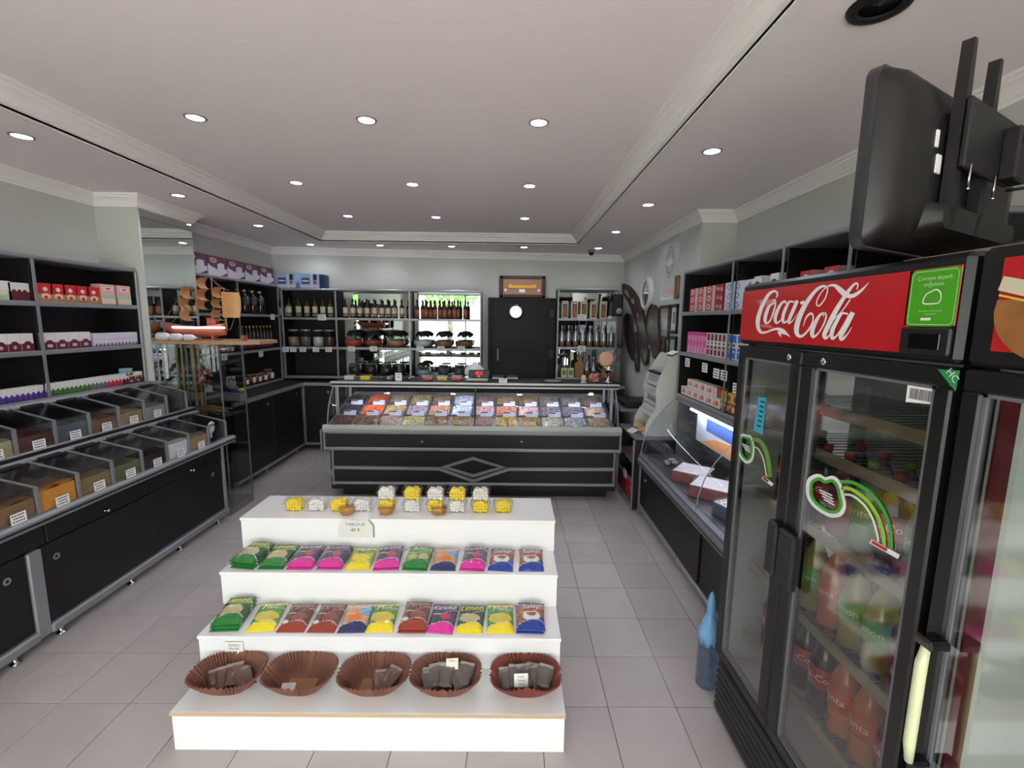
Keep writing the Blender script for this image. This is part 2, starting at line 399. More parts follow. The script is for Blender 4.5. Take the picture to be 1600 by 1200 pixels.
# =====================================================================
# SHELVING UNITS
# =====================================================================
def mapper(face, front):
    # returns box(mb, depth0, depth1, along0, along1, z0, z1, mat): depth 0 at the front plane, growing into the wall
    def b(mb, d0, d1, a0, a1, z0, z1, m, bev=0):
        if face == '+x': mb.box(front - d1, front - d0, a0, a1, z0, z1, m, bev)
        elif face == '-x': mb.box(front + d0, front + d1, a0, a1, z0, z1, m, bev)
        else: mb.box(a0, a1, front + d0, front + d1, z0, z1, m, bev)
    return b
def shelving(label, face, front, depth, a0, a1, ztop, zs, zbot, posts, backs, base):
    e = empty('shelf_unit', label, 'shelves', base); b = mapper(face, front)
    for k, (s0, s1, bm) in enumerate(backs):
        m = MB(); b(m, depth - .012, depth, s0, s1, zbot, ztop, bm); m.part('back_panel', e, 'mirror back panel' if bm is mirror_m else None)
    m = MB(); b(m, -.012, depth, a0, a1, ztop - .03, ztop, alu_m, .008); m.part('top_board', e)
    for z in zs + [zbot]:
        m = MB(); b(m, .0, depth - .012, a0 + .005, a1 - .005, z - .022, z, black_m if z != zbot else black_m); b(m, -.014, .0, a0, a1, z - .032, z + .002, alu_m, .006); m.part('shelf', e)
    for s in (a0, a1):
        s0, s1 = (s, s + .016) if s == a0 else (s - .016, s)
        m = MB(); b(m, 0, depth - .012, s0, s1, zbot, ztop - .03, black_m); b(m, -.016, .0, s0 - .004, s1 + .004, zbot - .03, ztop - .03, alu_m, .005); m.part('side_panel', e)
    for s in posts:
        m = MB(); b(m, .012, depth - .012, s - .006, s + .006, zbot, ztop - .03, black_m); b(m, -.018, -.014, s - .011, s + .011, zbot, ztop - .03, alu_m); m.part('post', e)
    return e
shelving('black shelves with grey edges above the dried food bins, holding tea boxes', '+x', -3.2, .3, .9, 3.968, 2.25, [1.94, 1.61], 1.285, [1.35, 2.24, 3.11], [(.9, 3.968, dark_m)], (-3.35, 2.4, 1.28))
shelving('black shelves with purple boxes on top, between the mirrored pillar and the corner', '+x', -3.25, .2, 4.66, 6.45, 2.30, [1.89, 1.44], 1.0, [5.49], [(4.66, 6.45, dark_m)], (-3.35, 5.5, 1.0))
shelving('mirror-backed grey shelf unit of oil bottles and glass jars behind the counter', '-y', 6.45, .3, -3.2, -.405, 2.262, [1.86, 1.448], 1.035, [-2.44, -1.41],
         [(-3.2, -2.44, dark_m), (-2.30, -1.46, mirror_m), (-1.36, -.42, mirror_m)], (-1.8, 6.6, 1.03))
shelving('narrow mirror-backed shelf unit of silver-capped bottles beside the black door', '-y', 6.6, .3, .68, 1.545, 2.32, [1.89, 1.478], 1.03, [], [(.69, 1.54, mirror_m)], (1.1, 6.75, 1.03))
shelving('black shelves above the cold case, holding tea and pink boxes', '-x', 1.6, .44, 1.82, 4.25, 2.315, [1.945, 1.583], 1.19, [2.17, 2.70, 3.30], [(1.82, 4.25, dark_m)], (1.8, 2.6, 1.2))

# ---- base cabinets of the far corner (far left run and back run) ----
e = empty('base_cabinet', 'black base cabinet run under the bottles, from the pillar to the corner', 'cabinet', (-3.1, 5.4, 0))
m = MB(); m.box(-3.44, -2.87, 4.65, 6.6, .12, .93, black_m); m.part('carcass', e)
for a, b in ((4.62, 5.4), (5.4, 6.16)):
    m = MB(); m.box(-2.87, -2.852, a + .004, b - .004, .125, .925, black_m, .003); d = m.part('door', e)
    m = MB(); m.lathe([(.008, 0), (.008, .004), (.014, .004), (.014, 0)], alu_m, (-2.852, b - .12 if a < 5 else a + .6, .84), 16, False, 0, caps=False); m.part('finger_ring', d)
m = MB(); m.box(-2.9, -2.84, 4.6, 6.2, .085, .12, alu_m, .008); m.part('bottom_rail', e)
for y in (4.7, 5.3, 6.1): m = MB(); m.cyl((-2.93, y, 0), .02, .09, chip_m); m.part('foot', e)
e = empty('base_cabinet', 'black base cabinet run along the back wall, half hidden by the glass counter', 'cabinet', (-1.5, 6.45, 0))
m = MB(); m.box(-2.85, 1.6, 6.24, 6.7, .12, .93, black_m); m.part('carcass', e)
for k in range(6):
    a = -2.84 + k * .73
    m = MB(); m.box(a, a + .72, 6.222, 6.24, .125, .925, black_m, .003); d = m.part('door', e)
    m = MB(); m.lathe([(.01, 0), (.01, .004), (.018, .004), (.018, 0)], alu_m, (a + (.32 if k else .33), 6.217, .84), 16, False, 1, caps=False); m.part('finger_ring', d)
m = MB(); m.box(-2.87, 1.6, 6.2, 6.25, .085, .12, alu_m, .008); m.part('bottom_rail', e)
m = MB(); m.box(-2.885, -2.84, 6.2, 6.235, .1, .95, alu_m, .006); m.part('corner_trim', e)
m = MB(); m.prism([(-3.44, 4.65), (-2.84, 4.65), (-2.84, 6.2), (1.6, 6.2), (1.6, 6.78), (-3.44, 6.66)], 2, .935, .965, black_m); m.prism([(-2.86, 4.6), (-2.83, 4.6), (-2.83, 6.19), (1.6, 6.19), (1.6, 6.22), (-2.86, 6.22)], 2, .93, .972, alu_m)
m.thing('worktop', 'black worktop with grey edge turning the corner below the bottle shelves', 'worktop')

# =====================================================================
# DRIED FOOD BIN CABINET (near wall on the left of the shop)
# =====================================================================
e = empty('bin_cabinet', 'long black cabinet with two tiers of clear-lidded dried food bins', 'cabinet', (-3.0, 2.5, 0))
Y0, Y1 = .2, 4.02
m = MB(); m.box(-3.49, -2.62, Y0, Y1, .09, .76, black_m); m.box(-3.49, -3.16, Y0, Y1, .76, 1.25, black_m); m.part('carcass', e)
m = MB(); m.box(-3.16, -2.53, Y0, Y1, .76, .785, black_m); m.part('bin_floor', e)
m = MB(); m.prism([(-3.16, 1.0), (-2.82, 1.0), (-2.82, 1.04), (-3.16, 1.04)], 1, Y0, Y1, black_m); m.prism([(-3.47, .9), (-3.12, .9), (-3.12, 1.02), (-3.47, 1.02)], 1, Y0, Y1, dark_m); m.part('bin_floor', e)
def rail(pts, nm='rail', mm=alu_m):
    m = MB(); m.prism(pts, 1, Y0, Y1 + .01, mm); return m.part(nm, e)
rail([(-2.56, .735), (-2.50, .73), (-2.485, .75), (-2.485, .775), (-2.50, .79), (-2.54, .79)])      # front rail
rail([(-2.53, .752), (-2.482, .752), (-2.482, .762), (-2.53, .762)], 'rail_groove', dark_m)
rail([(-2.86, .985), (-2.81, .985), (-2.80, 1.0), (-2.81, 1.02), (-2.86, 1.02)])
rail([(-2.87, 1.02), (-2.835, 1.015), (-2.825, 1.03), (-2.835, 1.048), (-2.87, 1.048)])
rail([(-3.17, 1.245), (-3.12, 1.245), (-3.105, 1.26), (-3.12, 1.285), (-3.17, 1.285)])
# dividers and lids
low = [2.33 + .2317 * k for k in range(-9, 8)]; upp = [2.555 + .2325 * k for k in range(-10, 7)]
for ys, (xf, zf, z1, xb, zb) in ((low, (-2.52, .79, .935, -2.815, 1.005)), (upp, (-2.845, 1.048, 1.195, -3.12, 1.268))):
    for y in ys:
        if y > 4.03: continue
        m = MB(); o = [(xf, zf), (xf, z1), (xb, zb), (xb, zf)]; m.prism(o, 1, y - .003, y + .003, film('divider_plastic', (120, 120, 122), .35))
        t = .010
        m.prism([(xf + .004, zf), (xf + .004, z1 + .003), (xf - t, z1), (xf - t, zf)], 1, y - .008, y + .008, alu_m)
        m.prism([(xf + .004, z1 + .004), (xb, zb + .004), (xb, zb - .008), (xf + .002, z1 - .008)], 1, y - .006, y + .006, alu_m); m.part('divider', e)
    for a, b in zip(ys[:-1], ys[1:]):
        m = MB(); m.prism([(xf - .004, z1 + .0), (xb, zb), (xb, zb - .003), (xf - .004, z1 - .003)], 1, a + .009, b - .009, lid_m)
        m.prism([(xb + .02, zb - .002), (xb + .045, zb - .009), (xb + .045, zb - .001), (xb + .02, zb + .006)], 1, a + .05, b - .05, dark_m); m.part('lid', e)
        m = MB(); m.box(xf - .006, xf - .003, a + .009, b - .009, zf, z1 - .002, case_m); m.part('front_pane', e)
# drawers and doors below
for a, b in ((.22, 1.1), (1.1, 1.72), (1.72, 2.42), (2.42, 3.17), (3.17, 4.01)):
    m = MB(); m.box(-2.62, -2.602, a + .004, b - .004, .575, .735, black_m, .003); d = m.part('drawer', e)
    yc = (a + b) / 2
    m = MB(); m.lathe([(.0, 0), (.012, 0), (.012, .006), (.006, .012), (.006, .018), (.013, .022), (.011, .03), (.0, .032)], chrome_m, (-2.602, yc + .0, .605), 14, True, 0); m.part('knob', d)
    m = MB(); m.box(-2.6025, -2.5985, yc - .12, yc + .12, .66, .69, dark_m); m.part('grip_slot', d)
for a, b, ry in ((.22, 1.0, .9), (1.0, 2.33, 2.2), (2.38, 3.2, 2.46), (3.2, 4.0, 3.86)):
    m = MB(); m.box(-2.625, -2.608 + (.008 if ry in (2.46, 2.2) else 0), a + .003, b - .003, .115, .568, black_m, .003); d = m.part('door', e)
    fx = -2.608 + (.008 if ry in (2.46, 2.2) else 0)
    m = MB(); m.lathe([(.010, 0), (.010, .004), (.019, .004), (.019, 0)], alu_m, (fx, ry, .475), 18, False, 0, caps=False); m.part('finger_ring', d)
m = MB(); m.box(-2.62, -2.585, 2.30, 2.375, .06, .568, alu_m, .006); m.part('post', e)
m = MB(); m.box(-2.62, -2.592, 3.985, 4.02, .06, .76, alu_m, .006); m.part('post', e)
for a, b in ((.2, 2.31), (2.37, 4.01)): m = MB(); m.box(-2.64, -2.575, a, b, .055, .112, alu_m, .01); m.part('bottom_rail', e)
for y in (1.3, 2.2, 2.45, 2.95, 3.42, 3.9): m = MB(); m.lathe([(.02, .06), (.012, .05), (.012, .012), (.024, .008), (.024, 0)], chrome_m, (-2.62, y, 0), 14); m.part('foot', e)

# contents of the bins
def price_card(w=.06, h=.045, lines=3, dark=ink_m):
    m = MB(); m.box(-w / 2, w / 2, 0, .0012, 0, h, white_p)
    for k in range(lines):
        z = h * (.8 - .28 * k); ww = w * (.34 if k % 2 else .42)
        for q in range(5):
            x = -ww + q * 2 * ww / 5; m.box(x, x + 2 * ww / 5 * .72, -.0006, 0, z - h * .07, z + h * .05, dark)
    return m
bin_cols_low = [((124, 92, 66), 'brown seeds'), ((206, 132, 62), 'orange and pale bagged powder'), ((128, 108, 78), 'tan dried herbs'), ((98, 98, 66), 'olive green dried leaves'), ((46, 36, 42), 'nearly black dried fruit'), ((214, 212, 204), 'white powder'), ((150, 124, 96), 'tan dried roots')]
bin_cols_up = [((150, 142, 112), 'pale dried leaves'), ((84, 50, 44), 'dark red-brown spice'), ((78, 82, 92), 'a slate grey box'), ((104, 76, 62), 'brown dried bark'), ((142, 122, 88), 'straw coloured dried flowers'), ((140, 142, 136), 'pale grey wrapped packs')]
ct = price_card(.075, .055); cardme = ct.mesh('price_card')
def bin_content(y0, y1, xf, xb, z0, h, rgb, what, tier, k):
    m = MB(); bm = mat('bin_fill_%s_%d' % (tier, k), [min(240, c * 1.22) for c in rgb], .8, noise=.25, nscale=45, bump=.3, bscale=120)
    n = 8; vs = []; D = xf - xb
    for i in range(n + 1):
        for j in range(n + 1):
            x = xb + D * i / n; y = y0 + (y1 - y0) * j / n
            z = z0 + h * (.94 + .08 * math.sin(i * 1.7 + k) * math.cos(j * 1.3 + 2 * k)) - (.004 if i == n else 0)
            vs.append((x, y, z))
    fs = [(i * (n + 1) + j, (i + 1) * (n + 1) + j, (i + 1) * (n + 1) + j + 1, i * (n + 1) + j + 1) for i in range(n) for j in range(n)]
    m.raw(vs, fs, bm, True); m.box(xb, xf, y0, y1, z0, z0 + h * .86, bm)
    cols = m
    e = cols.thing('dried_food_heap', 'heap of %s in a clear-lidded bin of the %s tier' % (what, tier), 'dried food', 'bulk dried food in the bins', kind='stuff')
    return e
def card_at(x, y, z, label, rz=PI / 2, sc_=1.0, tilt=-.04):
    o = bpy.data.objects.new('price_card', cardme); C.objects.link(o); o.location = (x, y, z); o.rotation_euler = (tilt, 0, rz); o.scale = (sc_,) * 3
    tag(o, label, 'price tag', 'small white price cards'); return o
names = {}
for k, (rgb, what) in enumerate(bin_cols_low):
    a = 2.33 - .2317 + .2317 * k
    hh = .115 if k not in (1, 5) else .13
    bin_content(a + .012, a + .2317 - .012, -2.53, -2.83, .787, hh, rgb, what, 'lower', k)
    card_at(-2.508, a + .12, .79, 'white price card clipped to the lower tier bin of %s' % what)
for k, (rgb, what) in enumerate(bin_cols_up):
    a = 2.555 - .0 + .2325 * (k - 1)
    bin_content(a + .012, a + .2325 - .012, -2.856, -3.13, 1.045, .105 if k not in (2,) else .125, rgb, what, 'upper', k)
    card_at(-2.836, a + .12, 1.049, 'white price card clipped to the upper tier bin of %s' % what)
# round white scoop leaning in the last lower bin
m = MB(); m.lathe([(.0, 0), (.035, .003), (.05, .012), (.052, .014), (.036, .008), (.0, .004)], white_m, n=20, ax=0); m.box(.002, .01, -.008, .008, -.09, -.04, white_m)
m.thing('scoop', 'round white plastic scoop leaning in the end bin by the pillar', 'scoop', loc=(-2.56, 3.80, .915))

# =====================================================================
# BOXED GOODS
# =====================================================================
def pbox(w, d, h, base, dec=(), bev=.0015, side=None):
    m = MB(); m.box(-w / 2, w / 2, 0, d, 0, h, base, bev)
    for k, q in enumerate(dec):
        y = -.0004 - .0003 * k
        if q[0] == 'r': _, u0, u1, v0, v1, mm = q; m.poly([((u0 - .5) * w, y, v0 * h), ((u1 - .5) * w, y, v0 * h), ((u1 - .5) * w, y, v1 * h), ((u0 - .5) * w, y, v1 * h)], mm)
        elif q[0] == 'e': _, cu, cv, ru, rv, mm = q; m.poly([((cu - .5 + ru * math.cos(a)) * w, y, (cv + rv * math.sin(a)) * h) for a in [2 * PI * i / 20 for i in range(20)]], mm)
        elif q[0] == 'p': _, P, mm = q; m.poly([((u - .5) * w, y, v * h) for u, v in P], mm)
        elif q[0] == 't': _, txt, cu, cv, sz, mm = q; m.text(txt, sz, lambda x, z, cu=cu, cv=cv: ((cu - .5) * w + x, y, cv * h + z), mm)
        elif q[0] == 's': _, v0, v1, mm = q; m.box(-w / 2 - .0003, w / 2 + .0003, -.0003, d, v0 * h, v1 * h, mm)
    return m
def cm(name, rgb, r=.4): return mat('print_' + name, rgb, r)
cw = cm('white', (214, 210, 208)); cmar = cm('maroon', (96, 28, 44)); cpur = cm('purple', (74, 48, 132)); cgrn = cm('green', (60, 112, 50)); cred = cm('red', (196, 36, 34)); cgrey = cm('slate', (104, 106, 122))
cpk = cm('crimson', (196, 40, 74)); cgold = cm('gold', (186, 146, 88)); ctan = cm('tan', (168, 128, 84)); cblue = cm('blue', (64, 120, 176)); csky = cm('sky', (120, 176, 210)); cyel = cm('yellow', (226, 200, 60)); cink = cm('ink', (40, 38, 48))
cpl = cm('plum', (86, 30, 58)); clil = cm('lilac_white', (204, 198, 210)); cnavy = cm('navy', (30, 44, 110)); cmag = cm('magenta', (206, 40, 130)); clpk = cm('light_pink', (226, 150, 190)); cora = cm('orange', (222, 120, 50)); cbeige = cm('beige', (214, 200, 176)); cmint = cm('mint', (160, 196, 160)); cpink = cm('pale_pink', (216, 168, 160))

def on_left(proto_kind, px, py, z, label, X=-3.215, g=None, rz=PI / 2):
    y, _ = ux(px, py, X); return proto_kind.put((X, y, z), label, rz, g)
def K(mb, name, cat, label='x', group=None):
    o = mb.thing(name, label, cat, group); return Kind(o, group)

# -- near left shelves, top shelf z=1.94
Z1, Z2, Z3 = 1.9425, 1.6125, 1.2875
r = K(pbox(.105, .07, .125, cred, [('r', 0, 1, 0, .42, ctan), ('e', .5, .68, .16, .12, cw), ('e', .5, .3, .3, .16, cbeige), ('e', .5, .24, .14, .1, cred)]), 'tea_box', 'box')
for k, px in enumerate((72, 92, 111, 130, 147)):
    on_left(r, px, 465, Z1, 'red and gold tea box, %s from the grey post on the top shelf' % ORD[k], g='red tea boxes on the top shelf')
r = K(pbox(.125, .08, .155, cpink, [('r', 0, 1, .3, .45, cmint), ('r', 0, 1, 0, .28, cbeige), ('r', .15, .85, .68, .86, cw), ('e', .5, .78, .2, .04, cred)]), 'tea_box', 'box')
for k, px in enumerate((170, 195)): on_left(r, px, 465, Z1, 'tall pale pink and green tea box, %s' % ('beside the red boxes' if k == 0 else 'at the pillar end of the top shelf'), g='pale pink tea boxes')
r = K(pbox(.1, .07, .12, cw, [('r', 0, 1, 0, .5, cmint), ('e', .5, .4, .3, .16, cbeige)]), 'tea_box', 'box'); on_left(r, 6, 470, Z1, 'white and pale green tea box at the edge of the top shelf over the bins')
r = K(pbox(.13, .07, .115, cw, [('r', 0, 1, 0, .5, cmar), ('e', .25, .5, .1, .12, cmar), ('e', .5, .5, .1, .12, cmar), ('e', .75, .5, .1, .12, cmar)]), 'tea_box', 'box'); on_left(r, 32, 468, Z1, 'white and maroon tea box left of the grey post on the top shelf'.replace('left of', 'just before'))
# middle shelf
def notched(w, base, band, h=.105, d=.06, hh=.42, extra=()):
    return pbox(w, d, h, base, [('r', 0, 1, 0, hh, band), ('e', .5, hh, .3, .14, band)] + list(extra))
r = K(notched(.078, cw, cmar, .115, extra=[('e', .5, .22, .12, .1, cpink)]), 'tea_box', 'box')
for k in range(6): r.put((-3.215, 3.045 - .081 * k, Z2), 'white tea box with maroon base, %s before the grey post on the middle shelf' % ORD[k], PI / 2, 'white and maroon boxes before the post')
r = K(notched(.088, cw, cpl, .115, extra=[('r', .3, .7, .12, .3, cpink)]), 'tea_box', 'box')
for k in range(4): r.put((-3.215, 3.19 + .0905 * k, Z2), 'white tea box with plum base, %s after the grey post on the middle shelf' % ORD[k], PI / 2, 'white and plum boxes after the post')
r = K(pbox(.033, .05, .102, clil, [('r', .1, .9, 0, .12, cgrey), ('e', .5, .14, .3, .09, cgrey), ('r', .2, .8, .5, .53, cgrey)]), 'slim_box', 'box')
for k in range(12): r.put((-3.215, 3.548 + .0345 * k, Z2), 'slim white box with small grey foot, %s after the plum tea boxes' % ORD[k], PI / 2, 'slim white boxes on the middle shelf')
# bottom shelf: many small boxes with coloured feet
y = 2.78; rows = [('purple', cpur, 11, .0335), ('green', cgrn, 9, .034), ('slate blue', cgrey, 4, .035), ('crimson', cpk, 4, .036), ('dark red', cmar, 8, .0335)]
y = 2.80
for cn, cmat_, n, wd in rows:
    r = K(notched(wd - .001, cw, cmat_, .088, .05, .4), 'small_box', 'box')
    for k in range(n):
        r.put((-3.212, y, Z3), 'small white box with %s base on the low shelf, %s of its colour' % (cn, ORD[k]), PI / 2, 'small white boxes with %s bases' % cn); y += wd
r = K(pbox(.068, .06, .062, csky, [('r', 0, .3, .3, 1, cgold), ('r', 0, 1, .86, 1, cyel), ('e', .4, .25, .2, .12, cw)]), 'small_box', 'box')
r.put((-3.212, 3.84, Z3), 'small sky blue and gold soap box beside the dark red based boxes', PI / 2, 'sky blue soap boxes'); r.put((-3.212, 3.912, Z3), 'small sky blue and gold soap box at the pillar end of the low shelf', PI / 2); r.put((-3.212, 3.82, Z3 + .063), 'small sky blue and gold soap box stacked on the others', PI / 2)

# -- far left run: purple boxes on top, bottles, jars
ZT1, ZT2, ZT3, ZT0 = 2.301, 1.8925, 1.4425, 1.003
r = K(pbox(.335, .16, .215, cpl, [('p', [(0, 0), (1, 0), (1, .42), (.86, .42), (.86, .66), (.66, .7), (.5, .62), (.48, .34), (.1, .5), (0, .6)], clil), ('e', .3, .78, .17, .13, cpink), ('e', .3, .78, .14, .08, cpl), ('t', 'Kırmızı', .3, .78, .04, cw), ('p', [(.62, .02), (.98, .05), (.98, .22)], cpl)]), 'cup_box', 'box')
for k in range(5): r.put((-3.262, 4.845 + .345 * k, ZT1), 'purple and white cup box on top of the bottle shelves, %s from the pillar' % ORD[k], PI / 2, 'purple boxes on top of the shelves')
r = K(pbox(.27, .18, .2, cm('pale_blue', (150, 178, 214)), [('r', .1, .5, .3, .7, cnavy), ('r', .14, .46, .44, .56, cw), ('r', .7, .88, .55, .95, cink), ('e', .78, .4, .08, .1, cred), ('r', 0, 1, .1, .2, cw), ('r', .58, .66, 0, 1, cw)]), 'cup_box', 'box')
r.put((-3.13, 6.46, 2.2635), 'pale blue and navy box in the corner next to the purple boxes', 0, 'pale blue boxes in the corner'); r.put((-2.80, 6.46, 2.2635), 'pale blue and navy box at the end of the boxes above the back shelves', 0); 
r2 = K(pbox(.06, .17, .19, cnavy, [('r', .1, .9, .3, .7, cink)]), 'cup_box', 'box'); r2.put((-2.625, 6.46, 2.2635), 'narrow dark blue box standing beside the pale blue boxes', 0)
def bottle(r, h, neck, body, cap, label=None, capr=None, lab=(.25, .7), nr=.3, n=14, cap_h=.12, labm=None):
    m = MB(); rn = r * nr; zs = h * neck
    m.lathe([(0, 0), (r * .92, 0), (r, .01), (r, zs * .88), (r * .8, zs), (rn, zs + (h - zs) * .35), (rn, h * (1 - cap_h))], body, n=n)
    m.lathe([(capr or rn * 1.15, h * (1 - cap_h)), (capr or rn * 1.15, h), (0, h)], cap, n=n)
    if label: m.lathe([(r * 1.012, zs * lab[0]), (r * 1.012, zs * lab[1])], label, n=n)
    return m
oil = mat('olive_oil_glass', (74, 70, 26), .12, coat=.3); dkgl = mat('dark_bottle_glass', (30, 26, 22), .1, coat=.4); brgl = mat('brown_bottle_glass', (48, 26, 16), .12, coat=.3); goldm = mat('gold_cap', (196, 160, 84), .3, .8)
labw = cm('label_cream', (204, 196, 176)); laby = cm('label_yellow', (190, 180, 110)); labbr = cm('label_brownish', (150, 96, 70))
def multi_bottle(kind_mb, bodyn='bottle'): return kind_mb
def bottle_thing(mb_glass, mb_cap, mb_label, name='bottle', cat='bottle'):
    e = empty(name, 'x', cat)
    for nm, q in (('glass_body', mb_glass), ('cap', mb_cap), ('paper_label', mb_label)):
        if q is not None: q.part(nm, e, local=True)
    return Kind(e)
def btl(r, h, zs, body, cap, label, nr=.32, cap_h=.1, lab=(.2, .72), n=14, name='bottle', square=False, pic=None):
    rn = r * nr; g = MB(); nn = 4 if square else n
    g.lathe([(0, 0), (r * .93, 0), (r, .008), (r, zs * .9), (r * .75, zs), (rn, zs + (h - zs) * .3), (rn, h * (1 - cap_h))], body, n=n)
    c = MB(); c.lathe([(rn * 1.2, h * (1 - cap_h)), (rn * 1.2, h - .003), (rn, h), (0, h)], cap, n=n)
    l = None
    if label:
        l = MB(); l.lathe([(r * 1.015, zs * lab[0]), (r * 1.015, zs * lab[1])], label, n=n)
        if pic: l.lathe([(r * 1.02, zs * (lab[0] + .06)), (r * 1.02, zs * (lab[0] + .22))], pic, n=n)
    return bottle_thing(g, c, l, name)
k1 = btl(.062, .30, .22, dkgl, goldm, None, .3, .1, name='oil_bottle')
for k, y in enumerate((5.58, 5.76, 5.94, 6.12)): k1.put((-3.32, y, ZT2), 'large dark oil bottle with gold collar, %s from the post on the upper corner shelf' % ORD[k], 0, 'gold-collared oil bottles')
k1 = btl(.028, .30, .2, dkgl, goldm, cmar, .36, .08, (.08, .4), name='syrup_bottle')
for k in range(10): k1.put((-3.31, 5.57 + .083 * k, ZT3), 'slender dark syrup bottle with gold cap, %s from the post on the middle corner shelf' % ORD[k], 0, 'slender syrup bottles')
def jar(r, h, fill, lidm, label, fillh=.8, glass=True, name='jar'):
    e = empty(name, 'x', 'jar'); g = MB(); g.lathe([(r * .9, 0.0), (r, .008), (r, h * .82), (r * .8, h * .9), (r * .8, h * .93)], glass_m if glass else fill, n=18); g.part('glass_body', e, local=True)
    if glass and fill:
        f = MB(); f.lathe([(0, .004), (r * .93, .004), (r * .93, h * fillh), (0, h * fillh * 1.02)], fill, n=18); f.part('filling', e, local=True)
    l = MB(); l.lathe([(r * .86, h * .9), (r * .88, h * .91), (r * .88, h), (0, h)], lidm, n=18); l.part('lid', e, local=True)
    if label:
        q = MB(); q.box(-r * .55, r * .55, -r * 1.05, -r * .98, h * .2, h * .7, label)
        for t in range(4): q.box(-r * .4, r * .4, -r * 1.056, -r * 1.05, h * (.28 + .1 * t), h * (.3 + .1 * t), ink_m)
        q.part('paper_label', e, local=True)
    return e
j = Kind(jar(.055, .13, mat('jar_honey', (110, 62, 40), .5, noise=.2), mat('jar_lid_copper', (150, 98, 66), .35, .5), white_p), 'label jars on the low corner shelf')
for k, (x, y, s) in enumerate(((-3.31, 5.62, .8), (-3.31, 5.75, 1), (-3.31, 5.90, .9), (-3.31, 6.03, .95), (-3.31, 6.18, 1.15))): j.put((x, y, ZT0), 'jar with copper lid and white label, %s from the post on the lowest corner shelf' % ORD[k], PI / 2, scale=(s, s, s))
j = K(pbox(.05, .05, .075, cw, [('r', .1, .9, .3, .7, cgrey)]), 'small_box', 'box')
for k in range(2): 
    for q in range(2): j.put((-3.27, 5.30 + .055 * k, ZT0 + .0765 * q), 'small white carton %s the stack before the post, %s' % ('on the bottom of' if q == 0 else 'on top of', 'nearer the pillar' if k == 0 else 'nearer the post'), PI / 2, 'small white cartons')
j = Kind(jar(.038, .085, mat('jar_cream', (176, 130, 80), .5), goldm, cpink), 'small gold-lidded jars')
for k in range(5): j.put((-3.3, 5.02 + .083 * k, ZT3), 'small gold-lidded spread jar behind the model ship, %s from the pillar' % ORD[2 + k], PI / 2)
j = Kind(jar(.036, .09, mat('jar_black', (30, 28, 30), .4), mat('lid_black', (20, 20, 20), .4), white_p, name='jar'), 'small black jars')
for k in range(2): j.put((-3.3, 4.84 + .085 * k, ZT3), 'small black jar with white oval label behind the model ship, %s from the pillar' % ORD[k], PI / 2)
def hang_tag(x, y, z, label, rz=0, s=1.0, tilt=0): return card_at(x, y, z, label, rz, s, tilt)
for k, (px, py) in enumerate(((351, 560), (408, 555), (426, 497))):
    yy, zz = ux(px, py, -3.232); hang_tag(-3.232, yy, zz - .02, 'white price tag hanging from the corner shelves, %s' % ('below the small jars', 'below the syrup bottles', 'below the gold-collared oil bottles')[k], PI / 2, 1.3)

# -- back unit bays
B1, B2, B3 = 1.8625, 1.4505, 1.0375
k1 = btl(.036, .27, .19, oil, dkgl, labw, .36, .12, (.12, .8), name='oil_bottle', pic=cgrn)
for k, px in enumerate((452, 467, 480, 492.5, 505, 516.5)): x, _ = uy(px, 490, 6.53); k1.put((x, 6.53, B1), 'green olive oil bottle with cream label, %s from the corner in the dark back bay' % ORD[k], 0, 'olive oil bottles')
k1 = btl(.03, .25, .17, dkgl, dkgl, labw, .4, .12, (.12, .8), name='oil_bottle')
for k, px in enumerate((439, 444.5)): x, _ = uy(px, 490, 6.53); k1.put((x, 6.53, B1), 'dark oil bottle with white label tucked into the shelf corner, %s from the corner' % ORD[k], 0, 'dark corner bottles')
for k, (px, rgb, nm) in enumerate(((446, (70, 70, 68), 'empty grey'), (459, (150, 124, 104), 'beige grain'), (478, (96, 98, 92), 'grey seed'), (497, (196, 196, 186), 'white grain'), (515, (92, 50, 34), 'red-brown spice'))):
    x, _ = uy(px, 535, 6.56); s = .62 if k == 0 else 1
    j = Kind(jar(.075 * (s + .0), .24 * (s if s == 1 else .8), mat('jarfill_%d' % k, rgb, .8, noise=.15, nscale=60), alu_m, None, .55), 'big storage jars'); j.put((x, 6.57, B2), 'big glass storage jar of %s in the dark back bay' % nm)
for k, px in enumerate((446, 458, 473, 493.5, 513.5)):
    x, z = uy(px, 546, 6.43); hang_tag(x, 6.43, z - .035, 'white price tag hanging below the big storage jars, %s from the corner' % ORD[k], 0, 1.2)
x, z = uy(503, 497, 6.43); hang_tag(x, 6.43, z - .03, 'white price tag below the olive oil bottles in the dark back bay', 0, 1.5)
k1 = btl(.034, .265, .175, brgl, dkgl, labw, .36, .15, (.15, .82), name='sauce_bottle', pic=labbr)
for k, px in enumerate((540, 551.5, 562.5, 573.5, 585.5, 596.5, 606.5, 616.5, 628)): x, _ = uy(px, 490, 6.52); k1.put((x, 6.52, B1), 'brown sauce bottle with cream label, %s along the first mirror bay' % ORD[k], 0, 'brown bottles of the first mirror bay')
k1 = btl(.032, .265, .175, brgl, dkgl, labbr, .36, .15, (.1, .75), name='sauce_bottle')
for k, px in enumerate((652, 659.5, 665.5, 672, 680, 686.5, 695, 701.5, 710, 715, 727)): x, _ = uy(px, 490, 6.52); k1.put((x, 6.52 + .05 * (k % 2), B1), 'dark brown sauce bottle with brown label, %s along the second mirror bay' % ORD[k], 0, 'brown bottles of the second mirror bay')
clothm = mat('black_cloth', (22, 20, 22), .8)
